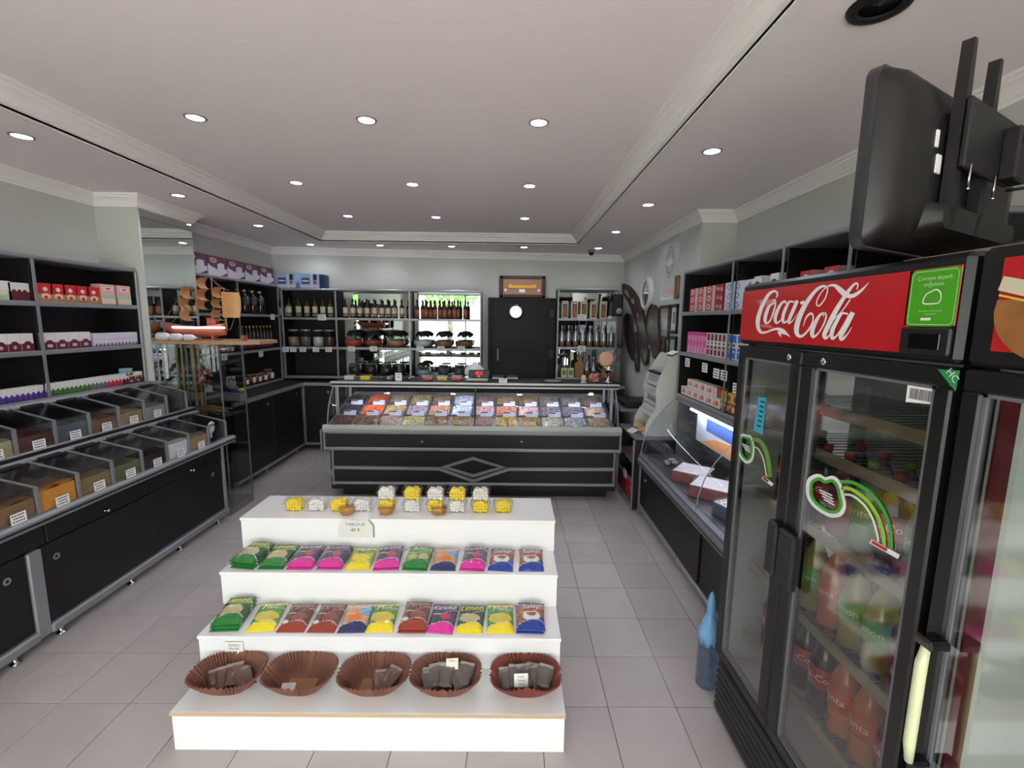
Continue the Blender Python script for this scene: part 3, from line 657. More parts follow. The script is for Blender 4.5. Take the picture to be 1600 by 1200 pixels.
def potjar(fillrgb, nm):
    e = empty('spice_jar', 'x', 'jar'); g = MB(); pr = [(.07, 0), (.105, .02), (.118, .06), (.11, .1), (.08, .14), (.05, .165), (.045, .185)]
    g.lathe(pr, glass_m, n=24); g.part('glass_body', e, local=True)
    f = MB(); f.lathe([(0, .003), (.068, .003), (.102, .022), (.114, .06), (.108, .088), (0, .095)], mat('pot_' + nm, fillrgb, .7, noise=.3, nscale=70), n=24); f.part('filling', e, local=True)
    l = MB(); l.lathe([(.052, .16), (.056, .175), (.05, .2), (.03, .205), (0, .2)], goldm, n=20); l.part('lid', e, local=True)
    c = MB(); n = 30; vs = [(0, 0, .212)]; 
    for kk in range(n):
        a = 2 * PI * kk / n; vs.append((.055 * math.cos(a), .055 * math.sin(a), .205))
    for kk in range(n):
        a = 2 * PI * kk / n; rr = .095 + .012 * math.cos(5 * a); vs.append((rr * math.cos(a), rr * math.sin(a), .15 + .02 * math.cos(6 * a)))
    fs = [(0, 1 + kk, 1 + (kk + 1) % n) for kk in range(n)] + [(1 + kk, 1 + n + kk, 1 + n + (kk + 1) % n, 1 + (kk + 1) % n) for kk in range(n)]
    c.raw(vs, fs, clothm, True); c.part('cloth_cover', e, local=True)
    return e
for k, (px, rgb, nm, zz, bay) in enumerate(((552, (190, 70, 40), 'orange-red pepper flakes', B2, 'first'), (583.5, (140, 62, 34), 'dark orange pepper flakes', B2, 'first'), (618, (184, 120, 92), 'pale pink spice', B2, 'first'),
        (660, (196, 196, 200), 'white crystals', B2, 'second'), (692, (150, 96, 66), 'light brown spice', B2, 'second'), (725, (128, 92, 66), 'brown dried herbs', B2, 'second'), (661, (150, 152, 158), 'grey salt', B3, 'second'))):
    x, _ = uy(px, 530, 6.58); j = Kind(potjar(rgb, str(k)), 'pot-bellied spice jars'); s = 1.12 if zz == B2 else .95; j.put((x, 6.585, zz), 'pot-bellied glass jar of %s, %s shelf of the %s mirror bay' % (nm, 'middle' if zz == B2 else 'lowest', bay), scale=(s, s, s))
for k, px in enumerate((549, 583.5, 656.5, 689, 721)):
    x, z = uy(px, 545, 6.43); hang_tag(x, 6.43, z - .035, 'white price tag hanging below the pot-bellied jars, %s along the mirror bays' % ORD[k], 0, 1.3)
j = Kind(jar(.085, .17, mat('jar_darkfill', (44, 34, 30), .6), mat('lid_grey', (90, 92, 92), .4, .5), None, .75), 'wide dark jars on the lowest shelf')
for k, px in enumerate((555, 580, 604, 625)): x, _ = uy(px, 575, 6.58); j.put((x, 6.57, B3), 'wide dark jar on the lowest shelf, %s along the first mirror bay' % ORD[k])
j = Kind(jar(.08, .16, mat('jar_darkfill2', (70, 76, 74), .6), mat('lid_grey', (90, 92, 92), .4, .5), None, .7), 'wide grey jars on the lowest shelf')
for k, px in enumerate((693, 718)): x, _ = uy(px, 575, 6.58); j.put((x, 6.57, B3), 'wide greyish jar on the lowest shelf of the second mirror bay, %s after the salt' % ORD[k])
# -- right back unit
R1, R2, R3 = 1.8925, 1.4805, 1.0325
r = K(pbox(.09, .07, .25, cbeige, [('r', .12, .88, .06, .94, cm('box_pic_dark', (96, 60, 44))), ('p', [(.3, .5), (.7, .9), (.6, .5), (.8, .2), (.3, .15)], cm('box_leaf', (120, 110, 40))), ('e', .5, .2, .25, .08, cred), ('r', .2, .8, .84, .9, cw)]), 'gift_box', 'box')
for k, px in enumerate((883, 898, 912.5, 928, 943)): x, _ = uy(px, 485, 6.65); r.put((x, 6.65, R1), 'tall beige and brown picture box, %s from the black door on the top shelf' % ORD[k], 0, 'tall picture boxes')
silv = mat('silver_foil', (190, 192, 196), .3, .85)
k1 = btl(.037, .31, .2, silv, silv, mat('label_olive', (120, 100, 70), .5), .3, .2, (.05, .42), name='silver_bottle')
for k, px in enumerate((878, 888.5, 899.5, 910.5, 921.5, 932.5, 943.5, 955)): x, _ = uy(px, 525, 6.68); k1.put((x, 6.68, R2), 'silver-shouldered bottle with olive label, %s from the black door on the middle shelf' % ORD[k], 0, 'silver bottles on the middle shelf')
k1 = btl(.035, .30, .14, silv, silv, mat('label_olive2', (84, 66, 50), .5), .3, .2, (.05, .7), name='silver_bottle')
for k, px in enumerate((917, 927.5)): x, _ = uy(px, 575, 6.68); k1.put((x, 6.68, R3), 'silver-capped brown bottle on the lowest narrow shelf, %s the brown pouch' % ('next to' if k == 0 else 'one away from'), 0, 'silver-capped brown bottles')
r = K(pbox(.085, .06, .135, cm('tin_cream', (200, 200, 170)), [('r', .12, .88, .2, .85, cm('tin_green', (150, 152, 50))), ('e', .5, .5, .25, .18, cgrn)]), 'carton', 'box')
for k, px in enumerate((881.5, 892)): x, _ = uy(px, 583, 6.63); r.put((x, 6.63, R3), 'small cream and yellow-green carton on the lowest narrow shelf, %s the black door' % ('next to' if k == 0 else 'second from'), 0, 'yellow-green cartons')
x, _ = uy(905, 583, 6.64); m = MB(); m.prism([(-.06, 0), (.06, 0), (.065, .2), (.02, .23), (.03, .34), (-.03, .34), (-.02, .23), (-.065, .2)], 1, -.03, .03, mat('kraft_sack', (150, 112, 72), .8, noise=.15)); m.thing('kraft_pouch', 'brown kraft pouch tied at the top on the lowest narrow shelf', 'bag', loc=(x, 6.66, R3))
for nm, px, py, what in (('a', 909, 497, 'below the tall picture boxes'), ('b', 909, 546, 'below the silver bottles')):
    x, z = uy(px, py, 6.58); hang_tag(x, 6.58, z - .03, 'white price tag hanging %s' % what, 0, 1.5)

# -- right wall shelves
S1, S2, S3 = 1.9475, 1.5855, 1.1925
def on_right(kind, px, z, label, X=1.615, g=None):
    y, _ = ux(px, 560, X); return kind.put((X, y, z), label, -PI / 2, g)
tb1 = K(pbox(.115, .08, .066, cw, [('r', 0, 1, 0, 1, cm('tea_red', (190, 60, 66))), ('e', .5, .5, .3, .34, cw), ('e', .5, .5, .18, .2, cm('tea_red', (190, 60, 66)))]), 'tea_box', 'box')
tb2 = K(pbox(.14, .08, .066, cm('tea_deepred', (150, 32, 40)), [('t', 'Nar', .4, .5, .04, cw), ('e', .8, .4, .1, .25, cpink)]), 'tea_box', 'box')
tb3 = K(pbox(.12, .08, .066, cm('tea_lightblue', (196, 206, 222)), [('p', [(.5, .1), (.8, .5), (.5, .9), (.2, .5)], cm('tea_blue', (90, 120, 176))), ('e', .5, .5, .12, .2, cw)]), 'tea_box', 'box')
for col, (px, kk, nm) in enumerate(((1076, tb1, 'red and white'), (1088, tb1, 'red and white'), (1101, tb1, 'red and white'), (1116, tb2, 'deep red'), (1131, tb3, 'pale blue'), (1144, tb3, 'pale blue'))):
    for q in range(3):
        on_right(kk, px, S1 + .0672 * q, '%s tea box, %s of the %s stack over the pink dye boxes' % (nm, ('bottom', 'middle', 'top')[q], ORD[col]), g='stacked tea boxes on the top shelf')
tcol = K(pbox(.09, .09, .21, cw, [('r', 0, 1, 0, .45, cink), ('e', .5, .78, .3, .06, cink), ('r', .2, .8, .1, .3, cw)]), 'tea_box', 'box')
for k, (y, nm) in enumerate(((3.03, 'beyond'), (2.84, 'next to'))): tcol.put((1.62, y, S1), 'tall white and black tea carton standing %s the post above the drinks cooler sign' % nm, -PI / 2, 'tall white and black cartons')
tcol = K(pbox(.10, .09, .2, cpink, [('r', 0, 1, .5, 1, cm('tea_red', (190, 60, 66))), ('e', .5, .8, .3, .1, cw)]), 'tea_box', 'box')
for k, y in enumerate((2.60, 2.40)): tcol.put((1.66, y, S1), 'tall pink and red tea carton showing over the drinks cooler sign, %s' % ('farther one' if k == 0 else 'nearer one'), -PI / 2, 'tall pink and red cartons')
tcol = K(pbox(.1, .09, .2, cw, [('r', .1, .9, .1, .3, cgrey), ('p', [(.5, .55), (.8, .75), (.5, .95), (.2, .75)], cm('tea_blue', (90, 120, 176)))]), 'tea_box', 'box')
for k, y in enumerate((3.24, 3.14)): tcol.put((1.63, y, S1), 'tall white and blue tea carton after the stacked tea boxes, %s' % ('first' if k == 0 else 'second'), -PI / 2, 'tall white and blue cartons')
pk = K(pbox(.062, .06, .185, clpk, [('r', 0, 1, .84, 1, cmag), ('r', .1, .3, .1, .8, cmag), ('e', .6, .5, .2, .16, cmag), ('r', .4, .9, .2, .24, cw)]), 'henna_box', 'box')
for k in range(6): pk.put((1.615, 4.10 - .068 * k, S2), 'tall pink hair dye box, %s from the far end of the middle shelf' % ORD[k], -PI / 2, 'pink boxes on the middle shelf')
pk = K(pbox(.06, .06, .185, cw, [('r', .12, .88, .68, .96, cm('dye_maroon', (110, 24, 40))), ('r', .12, .88, .06, .46, cm('dye_maroon', (110, 24, 40))), ('r', .3, .7, .52, .62, cink), ('e', .5, .32, .2, .05, cw)]), 'henna_box', 'box')
for k in range(5): pk.put((1.615, 3.69 - .067 * k, S2), 'tall white and maroon hair dye box, %s after the pink ones' % ORD[k], -PI / 2, 'maroon boxes on the middle shelf')
pk = K(pbox(.075, .06, .185, cw, [('r', .1, .9, .68, .96, cm('dye_blue', (50, 110, 200))), ('r', .1, .9, .06, .46, cm('dye_blue', (50, 110, 200))), ('r', .3, .7, .52, .62, cink), ('e', .5, .32, .2, .05, cw)]), 'henna_box', 'box')
for k in range(4): pk.put((1.615, 3.345 - .08 * k, S2), 'tall white and blue hair dye box, %s after the maroon ones' % ORD[k], -PI / 2, 'blue boxes on the middle shelf')
for k, (px, py) in enumerate(((1074, 565), (1101, 573), (1119, 582), (1131, 585))):
    y, z = ux(px, py, 1.582); hang_tag(1.582, y, z - .045, 'long white price tag below the hair dye boxes, %s from the far end' % ORD[k], -PI / 2, 1.35)
y, z = ux(1143, 606, 1.55); hang_tag(1.582, y, z - .04, 'white price tag beside the purple and yellow tea boxes', -PI / 2, 1.3)
tw = K(pbox(.13, .08, .075, cw, [('p', [(.1, .2), (.3, .9), (.4, .3)], cora), ('e', .6, .5, .16, .3, cora), ('e', .62, .45, .08, .16, cred)]), 'tea_box', 'box')
for k in range(6): tw.put((1.615, 4.14 - .133 * k, S3), 'white and orange tea box over the cold case, %s in the bottom row' % ORD[k], -PI / 2, 'white and orange tea boxes')
for k in range(4): tw.put((1.635, 4.05 - .133 * k, S3 + .076), 'white and orange tea box stacked over the cold case, %s in the upper row' % ORD[k], -PI / 2)
tr_ = K(pbox(.1, .08, .075, cm('tea_cherry', (170, 60, 60)), [('r', 0, .4, 0, 1, cw), ('e', .7, .6, .2, .2, cred)]), 'tea_box', 'box'); tr_.put((1.635, 3.51, S3 + .076), 'cherry red and white tea box at the end of the upper row', -PI / 2)
tp = K(pbox(.085, .08, .075, cm('tea_plum', (130, 48, 84)), [('e', .3, .5, .25, .3, cyel), ('e', .8, .7, .15, .2, cpink)]), 'tea_box', 'box')
ty = K(pbox(.085, .08, .075, cm('tea_mustard', (206, 176, 60)), [('e', .5, .5, .25, .3, cm('tea_plum', (130, 48, 84)))]), 'tea_box', 'box')
for k in range(6): (tp if k % 2 == 0 else ty).put((1.615, 3.36 - .087 * (k // 2) * 1.0 , S3 + (.076 if k % 2 else 0)), ('plum and yellow tea box, %s of the bottom row after the white ones' if k % 2 == 0 else 'mustard yellow tea box, %s of those stacked on the plum ones') % ORD[k // 2], -PI / 2, 'plum and mustard tea boxes')
# =====================================================================
# STEPPED WHITE DISPLAY STAND
# =====================================================================
e = empty('display_stand', 'white four-step display stand in the middle of the floor, holding pouches, tubs and baskets', 'display stand', (-.6, 2.25, 0))
ST = [(1.72, .184, -1.43, .257), (1.975, .346, -1.475, .262), (2.22, .527, -1.51, .267), (2.47, .713, -1.538, .274)]
YB = 2.806
for k, (y, z, x0, x1) in enumerate(ST):
    zb = 0 if k == 0 else ST[k - 1][1]
    yn = ST[k + 1][0] if k < 3 else YB
    m = MB(); m.box(x0 + .006, x1 - .004, y + .004, y + .020, zb, z - .016, white_m); m.part('riser', e)
    m = MB(); m.box(x0, x1, y, yn + (.02 if k < 3 else 0), z - .017, z, white_m, .0015); tr = m.part('tread', e)
    if k == 0: m = MB(); m.box(x0 - .0005, x1 + .0005, y - .002, y, z - .0165, z - .001, chip_m); m.part('chipboard_edge', tr, 'bare chipboard front edge', local=False)
    m = MB(); m.box(x0 + .006, x0 + .022, y + .02, YB, zb, z - .017, white_m); m.part('side_panel', e)
    m = MB(); m.box(x1 - .02, x1 - .004, y + .02, YB, zb, z - .017, white_m); m.part('side_panel', e)
m = MB(); m.box(ST[0][2] + .1, ST[0][3] - .01, YB - .016, YB, 0, ST[3][1] - .017, white_m); m.part('back_panel', e)
for x, z in ((-1.36, .14), (-1.36, .04), (-.55, .188), (-.95, .188)):
    pass
# ---- pouches ----
pg = lambda n, c: mat('pouch_' + n, c, .26, coat=.35, noise=.06, nscale=30, bump=.35, bscale=55)
def pouch(base, band, title, art, tt, top=None, titlem=None, w=.135, L=.185, th=.016):
    """printed foil pouch lying flat; local x across, y up the pouch (front edge at y=0)"""
    nx, ny = 28, 36; m = MB()
    def hgt(u, v):
        e1 = min(1, max(0, (.5 - abs(u)) / .16)); e2 = min(1, max(0, (min(v, 1 - v) - .05) / .16))
        return th * (e1 ** .6) * (e2 ** .6) * (1 + .07 * math.sin(u * 17 + v * 9)) + .0012
    vs = []; fs = []; ms = []
    for j in range(ny + 1):
        for i in range(nx + 1):
            u = i / nx - .5; v = j / ny; pin = 1 - .05 * math.sin(PI * v)
            vs.append((u * w * pin, v * L, hgt(u, v) + .0012 * math.sin(v * 40) * (1 if v < .06 or v > .94 else 0) + .001))
    N = len(vs); vs += [(x, y, .0004) for x, y, z in vs]
    def col(u, v):
        if v > .93: return top or base
        if v < .05: return band
        bv = .24 + .07 * math.sin(u * 5 + 1)
        if v < bv: return band
        if v < bv + .022 and band is not base: return pg('swoosh', (206, 204, 196))
        if abs(v - (.66 + .10 * math.sin(u * 4.2 - .6))) < .010: return pg('swoosh', (206, 204, 196))
        for (cu, cv, ru, rv, mm) in art:
            if ((u - cu) / ru) ** 2 + ((v - cv) / rv) ** 2 < 1: return mm
        return base
    m_top = []; 
    for j in range(ny):
        for i in range(nx):
            a = j * (nx + 1) + i; fs.append((a, a + 1, a + nx + 2, a + nx + 1)); ms.append(col((i + .5) / nx - .5, (j + .5) / ny))
    for j in range(ny):
        for i in range(nx):
            a = N + j * (nx + 1) + i; fs.append((a, a + nx + 1, a + nx + 2, a + 1)); ms.append(base)
    bd = [i for i in range(nx + 1)] + [j * (nx + 1) + nx for j in range(1, ny + 1)] + [ny * (nx + 1) + i for i in range(nx - 1, -1, -1)] + [j * (nx + 1) for j in range(ny - 1, 0, -1)]
    for a, b in zip(bd, bd[1:] + bd[:1]): fs.append((a, N + a, N + b, b)); ms.append(band if vs[a][1] < L * .3 else base)
    m.raw(vs, fs, base, True, lambda k: ms[k])
    if title:
        tv, tf = text_data(title, 'CENTER'); W_ = max(x for x, y in tv) - min(x for x, y in tv); s = min(.046, w * .84 / W_)
        m.raw([(x * s + .12 * y * s, L * .79 + y * s + x * s * .12, th * 1.12 + .002) for x, y in tv], tf, titlem or cw)
    return m.mesh(tt)
gr = pg('green', (40, 120, 52)); dgr = pg('dark_green', (44, 84, 48)); ye = pg('yellow', (232, 208, 44)); be = pg('beige', (188, 176, 128)); pu = pg('purple', (82, 62, 100)); pu2 = pg('violet', (92, 40, 120)); mg = pg('magenta', (214, 50, 150))
brn = pg('brown', (104, 60, 54)); rdb = pg('brick', (150, 58, 42)); lime = pg('lime', (176, 186, 70)); bl = pg('blue', (34, 60, 150)); ltb = pg('light_blue', (110, 160, 200)); pch = pg('peach', (206, 152, 110)); rd = pg('berry', (190, 50, 70)); nv = pg('navy', (44, 52, 96)); wh = pg('white', (222, 220, 216)); cof = pg('coffee', (150, 84, 60)); gy = pg('charcoal', (70, 66, 70)); mgr = pg('mid_green', (86, 140, 60))
PT = {
 'lemon_green': ('green and beige pouch', pouch(dgr, gr, 'Limon', [(-.05, .42, .42, .22, be), (.1, .75, .5, .1, mgr)], 'pouch_green', titlem=ye)),
 'kara': ('purple and magenta black-mulberry pouch', pouch(pu, mg, 'Karadut', [(.1, .5, .2, .1, rd), (-.2, .42, .25, .12, gy)], 'pouch_purple', top=pu2)),
 'lime': ('lime green and yellow pouch', pouch(lime, ye, 'Muz', [(0, .45, .38, .15, ye), (.05, .75, .4, .1, mgr)], 'pouch_lime', top=ye)),
 'kivi': ('dark green kiwi pouch', pouch(mgr, gr, 'Kivi', [(.25, .42, .2, .14, be), (-.2, .4, .2, .12, lime)], 'pouch_kiwi', top=dgr)),
 'port': ('peach and blue pouch', pouch(pch, nv, 'Portakal', [(.35, .72, .25, .22, ltb), (0, .45, .3, .16, cora)], 'pouch_peach', titlem=cw)),
 'salep': ('brown and blue cup-picture pouch', pouch(cof, bl, 'Salep', [(0, .52, .2, .07, cof), (0, .44, .34, .18, wh), (.38, .3, .2, .12, bl)], 'pouch_salep', top=bl)),
 'muz': ('yellow and green banana pouch', pouch(mgr, ye, 'Muz', [(0, .45, .45, .18, mat('pouch_banana', (206, 184, 70), .3)), ], 'pouch_banana', top=ye)),
 'brown': ('brown and brick red pouch', pouch(brn, rdb, 'Tarçın', [(.1, .45, .28, .14, mat('pouch_cinnamon', (140, 74, 60), .3)), (-.35, .28, .14, .06, wh)], 'pouch_brown', titlem=mat('pouch_dull_title', (170, 130, 120), .4))),
 'limon': ('green and yellow lemon pouch', pouch(dgr, ye, 'Limon', [(-.05, .45, .4, .16, be), (.35, .3, .1, .05, pu)], 'pouch_lemon', titlem=ye)),
}
def pouch_row(y0, zt, row, which):
    cnt = {}
    for _, kd, _n in row: cnt[kd] = cnt.get(kd, 0) + 1
    seen = {}
    for k, ((fx, bx_), kd, n) in enumerate(row):
        desc, me = PT[kd]
        seen[kd] = seen.get(kd, 0) + 1
        xf = unp(fx, 890, 1, y0 + .01).x
        xb = unp(bx_, 860, 1, y0 + .19).x
        rz = -math.atan2(xb - xf, .18) + random.uniform(-.03, .03)
        for q in range(n):
            o = bpy.data.objects.new('drink_pouch', me); C.objects.link(o)
            o.location = (xf + random.uniform(-.004, .004), y0 + .012 + .003 * q + random.uniform(0, .006), zt + .001 + .0165 * q)
            o.rotation_euler = (.10 + .03 * (n == 1), 0, rz + random.uniform(-.04, .04)); 
            pos = '' if n == 1 else (', %s of its stack' % {2: ('lower', 'upper'), 3: ('bottom', 'middle', 'top')}[n][q])
            tag(o, '%s, %s along the %s pouch row%s' % (desc, ORD[k], which, pos), 'pouch', 'drink powder pouches on the %s row' % which)
row1 = [((375, 411), 'lemon_green', 3), ((421, 449), 'lemon_green', 2), ((467, 492), 'kara', 2), ((512, 532), 'kara', 2), ((557, 571), 'lime', 1), ((602, 614), 'kara', 2), ((647, 658), 'kivi', 2), ((692, 702), 'port', 1), ((737, 745), 'kara', 2), ((782, 786), 'salep', 1), ((830, 829), 'salep', 1)]
row2 = [((340, 373), 'lemon_green', 3), ((398, 427), 'muz', 1), ((447, 474), 'brown', 1), ((496, 519), 'brown', 1), ((543, 562), 'port', 1), ((589, 605), 'muz', 1), ((639, 650), 'brown', 2), ((684, 696), 'kara', 1), ((731, 739), 'limon', 1), ((784, 784), 'muz', 1), ((831, 830), 'salep', 2)]
pouch_row(2.235, .527, row1, 'upper'); pouch_row(1.99, .346, row2, 'lower')

# ---- tubs of sweets on the top step ----
tubp = plastic_clear
def tub(ballm, nm):
    e = empty('sweets_tub', 'x', 'tub'); w0, w1, d0, d1, h = .045, .055, .032, .042, .05
    def ring(w, d, z, r=.012):
        out = []
        for cx, cy, a0 in ((w - r, d - r, 0), (-w + r, d - r, PI / 2), (-w + r, -d + r, PI), (w - r, -d + r, 1.5 * PI)):
            for k in range(4): a = a0 + k * PI / 6; out.append((cx + r * math.cos(a), cy + r * math.sin(a), z))
        return out
    def loft(m, rings, mm, capb=True, capt=False):
        n = len(rings[0]); vs = [p for r in rings for p in r]; fs = [(j * n + i, j * n + (i + 1) % n, (j + 1) * n + (i + 1) % n, (j + 1) * n + i) for j in range(len(rings) - 1) for i in range(n)]
        if capb: fs.append(tuple(range(n))[::-1])
        if capt: fs.append(tuple(range((len(rings) - 1) * n, len(rings) * n)))
        m.raw(vs, fs, mm)
    m = MB(); loft(m, [ring(w0, d0, .001), ring(w1, d1, h), ring(w1 + .006, d1 + .006, h), ring(w1 + .006, d1 + .006, h - .003)], tubp); m.part('body', e, local=True)
    m = MB(); loft(m, [ring(w1 + .0055, d1 + .0055, h + .001), ring(w1 + .003, d1 + .003, h + .004), ring(w1 - .008, d1 - .008, h + .024)], tubp, False, True); m.part('lid', e, local=True)
    random.seed(11); m = MB(); ico = []
    for kz, zz in enumerate((.012, .03, .047, .060)):
        for ix in range(5):
            for iy in range(4):
                if kz == 3 and random.random() < .45: continue
                f_ = (w0 - .012) if kz < 3 else (w0 - .02); g_ = (d0 - .010) if kz < 3 else (d0 - .016)
                c = (f_ * (ix / 2 - 1) + random.uniform(-.002, .002), g_ * (iy / 1.5 - 1) + random.uniform(-.002, .002), zz + random.uniform(-.002, .002)); r = .0118
                m.lathe([(0, -r), (r * .8, -r * .6), (r, 0), (r * .8, r * .6), (0, r)], ballm, c, 7)
    m.part('sweets', e, kind='stuff', local=True)
    return Kind(e, 'clear tubs of round sweets')
wb = mat('white_sweets', (226, 222, 216), .6); yb_ = mat('yellow_sweets', (236, 208, 50), .5)
tw_, ty_ = tub(wb, 'white'), tub(yb_, 'yellow')
zt4 = .7135
def tubat(px, q, wy, label): 
    x = unp(px, 790, 1, 2.6).x; (tw_ if wy == 'w' else ty_).put((x, 2.6 + random.uniform(-.003, .003), zt4 + .0755 * q), label, random.uniform(-.05, .05))
cn = {'w': 'white', 'y': 'yellow'}
for k, (px, st) in enumerate(((462, 'y'), (497, 'w'), (531, 'y'), (567, 'w'), (605, 'yw'), (645, 'wy'), (681, 'yw'), (715, 'wy'), (751, 'yw'), (786, 'y'))):
    for q, c in enumerate(st): tubat(px, q, c, 'clear tub of %s round sweets, %s along the top step%s' % (cn[c], ORD[k], '' if len(st) == 1 else (', under another tub' if q == 0 else ', stacked on another tub')))
amb = mat('amber_jelly', (216, 150, 40), .3, coat=.3)
e = empty('honey_tub', 'x', 'tub', group='amber tubs')
m = MB(); m.lathe([(.034, .001), (.045, .03), (.047, .032)], amb, n=24); m.part('filling', e, local=True)
m = MB(); m.lathe([(.036, 0.0005), (.048, .034), (.052, .035), (.05, .04), (.03, .046), (0, .047)], plastic_clear, n=24); m.part('body', e, local=True)
ak = Kind(e, 'amber honey tubs')
for k, px in enumerate((540, 602, 685)): x, y = uz(px, 805, zt4); ak.put((x, y + .03, zt4), 'small amber honey tub near the front edge of the top step, %s of three' % ORD[k])
# folded card signs
m = MB(); z0, z1 = uy(531, 839, 2.465)[1], uy(540, 812, 2.465)[1]; xa, xb = uy(529, 825, 2.465)[0], uy(583, 825, 2.465)[0]
P = [(xa, z0), (xb, z0), (xb, z1 - .035), (xb - .025, z1), (xa + .03, z1), (xa, z1 - .03)]
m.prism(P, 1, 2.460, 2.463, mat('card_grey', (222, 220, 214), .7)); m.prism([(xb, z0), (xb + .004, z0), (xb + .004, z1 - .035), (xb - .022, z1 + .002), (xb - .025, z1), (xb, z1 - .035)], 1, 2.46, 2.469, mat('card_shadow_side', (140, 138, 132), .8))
def flat(x, y, z): return lambda u, v: (x + u, y, z + v)
m.text('TABLDUK', .026, flat((xa + xb) / 2, 2.4595, z1 - .026), ink_m); m.text('40 ₺', .03, flat((xa + xb) / 2, 2.4595, z1 - .06), ink_m)
m.thing('price_sign', 'grey card price sign with clipped corners on the riser below the tubs', 'sign')
m = MB(); z0, z1 = uy(365, 1028, 1.97)[1], uy(365, 1003, 1.97)[1]; xa, xb = uy(352, 1015, 1.97)[0], uy(380, 1015, 1.97)[0]
m.box(xa, xb, 1.969, 1.972, z0 - .01, z1, white_p); m.text('Gurbet', .019, flat((xa + xb) / 2, 1.9685, z1 - .016), ink_m, sx=.95); m.text('Hardal', .019, flat((xa + xb) / 2, 1.9685, z1 - .034), ink_m, sx=.95); m.text('20 ₺', .02, flat((xa + xb) / 2, 1.9685, z1 - .055), ink_m)
m.thing('price_sign', 'white handwritten card behind the first fluted paper basket', 'sign')

# ---- fluted paper baskets ----
basm = mat('brown_fluted_paper', (128, 84, 70), .8, noise=.08, nscale=40); basm2 = mat('reddish_fluted_paper', (128, 66, 58), .8, noise=.08, nscale=40)
def basket(mm, dent=0):
    n = 112; vs = []; fs = []; lv = [(.0, .0), (.25, .012), (1, .075)]
    def sup(a, A, B, p=2.8):
        c, s_ = math.cos(a), math.sin(a); return (A * math.copysign(abs(c) ** (2 / p), c), B * math.copysign(abs(s_) ** (2 / p), s_))
    rows = []
    for t, z in ((0, 0), (.12, .008), (.5, .042), (1.0, .088)):
        A = .085 + .074 * t; B = .055 + .055 * t
        row = []
        for k in range(n):
            a = 2 * PI * k / n; x, y = sup(a, A, B); fl_ = (.0068 if k % 2 else -.0068) * min(1, t * 2); r = math.hypot(x, y); x += x / r * fl_; y += y / r * fl_
            zz = z
            if dent and y < 0: zz += t * .016 * math.exp(-(x / .05) ** 2) - t * .012 * (1 - math.exp(-(x / .09) ** 2))
            if y < 0: zz -= t * .004 * (abs(y) / B)
            row.append((x, y, zz))
        rows.append(row)
    for row in rows: vs += row
    for j in range(3):
        for k in range(n): fs.append((j * n + k, j * n + (k + 1) % n, (j + 1) * n + (k + 1) % n, (j + 1) * n + k))
    fs.append(tuple(range(n))[::-1])
    m = MB(); m.raw(vs, fs, mm); return m
cardb = mat('brown_card', (150, 108, 74), .7); bagb = film('cocoa_bag', (86, 56, 48), .92, .12); bagg = mat('grey_tea_bag', (92, 84, 80), .3, noise=.25, nscale=50, coat=.5); cbag = mat('cocoa_bag_solid', (94, 62, 52), .3, noise=.25, nscale=40, coat=.5)
def bag_mesh(mm, nm, w=.075, L=.095, th=.02):
    n = 10; m = MB(); vs = []; N = (n + 1) ** 2
    for sgn in (1, -1):
        for j in range(n + 1):
            for i in range(n + 1):
                u = i / n - .5; v = j / n - .5; e1 = max(0, 1 - (2 * abs(u)) ** 3) * max(0, 1 - (2 * abs(v)) ** 4)
                pin = 1 - .12 * math.cos(PI * v) * 0; vs.append((u * w * (1 + .1 * math.sin(v * 7)), v * L * (1 + .05 * math.cos(u * 9)), sgn * th * .5 * e1 ** .6 * (1 + .2 * math.sin(9 * u + 5 * v)) + (.0005 * sgn)))
    fs = []
    for j in range(n):
        for i in range(n):
            a = j * (n + 1) + i; fs.append((a, a + 1, a + n + 2, a + n + 1)); b = a + N; fs.append((b, b + n + 1, b + n + 2, b + 1))
    m.raw(vs, fs, mm, True)
    # crimped clear end
    m.poly([(-w * .5, L * .49, 0), (w * .5, L * .49, 0), (w * .46, L * .62, .004), (-w * .46, L * .62, .006)], film('clear_crimp', (190, 180, 176), .45, .15)); return m.mesh(nm)
bme, gme = bag_mesh(cbag, 'cocoa_bag'), bag_mesh(bagg, 'tea_bag')
zb = .1845
bpx = (358, 470, 586, 697, 821)
bn = ('below the handwritten card', 'second along, holding only a card base', 'in the middle, with a small brown bag', 'fourth along, full of grey bags', 'at the cooler side, with a dented front rim')
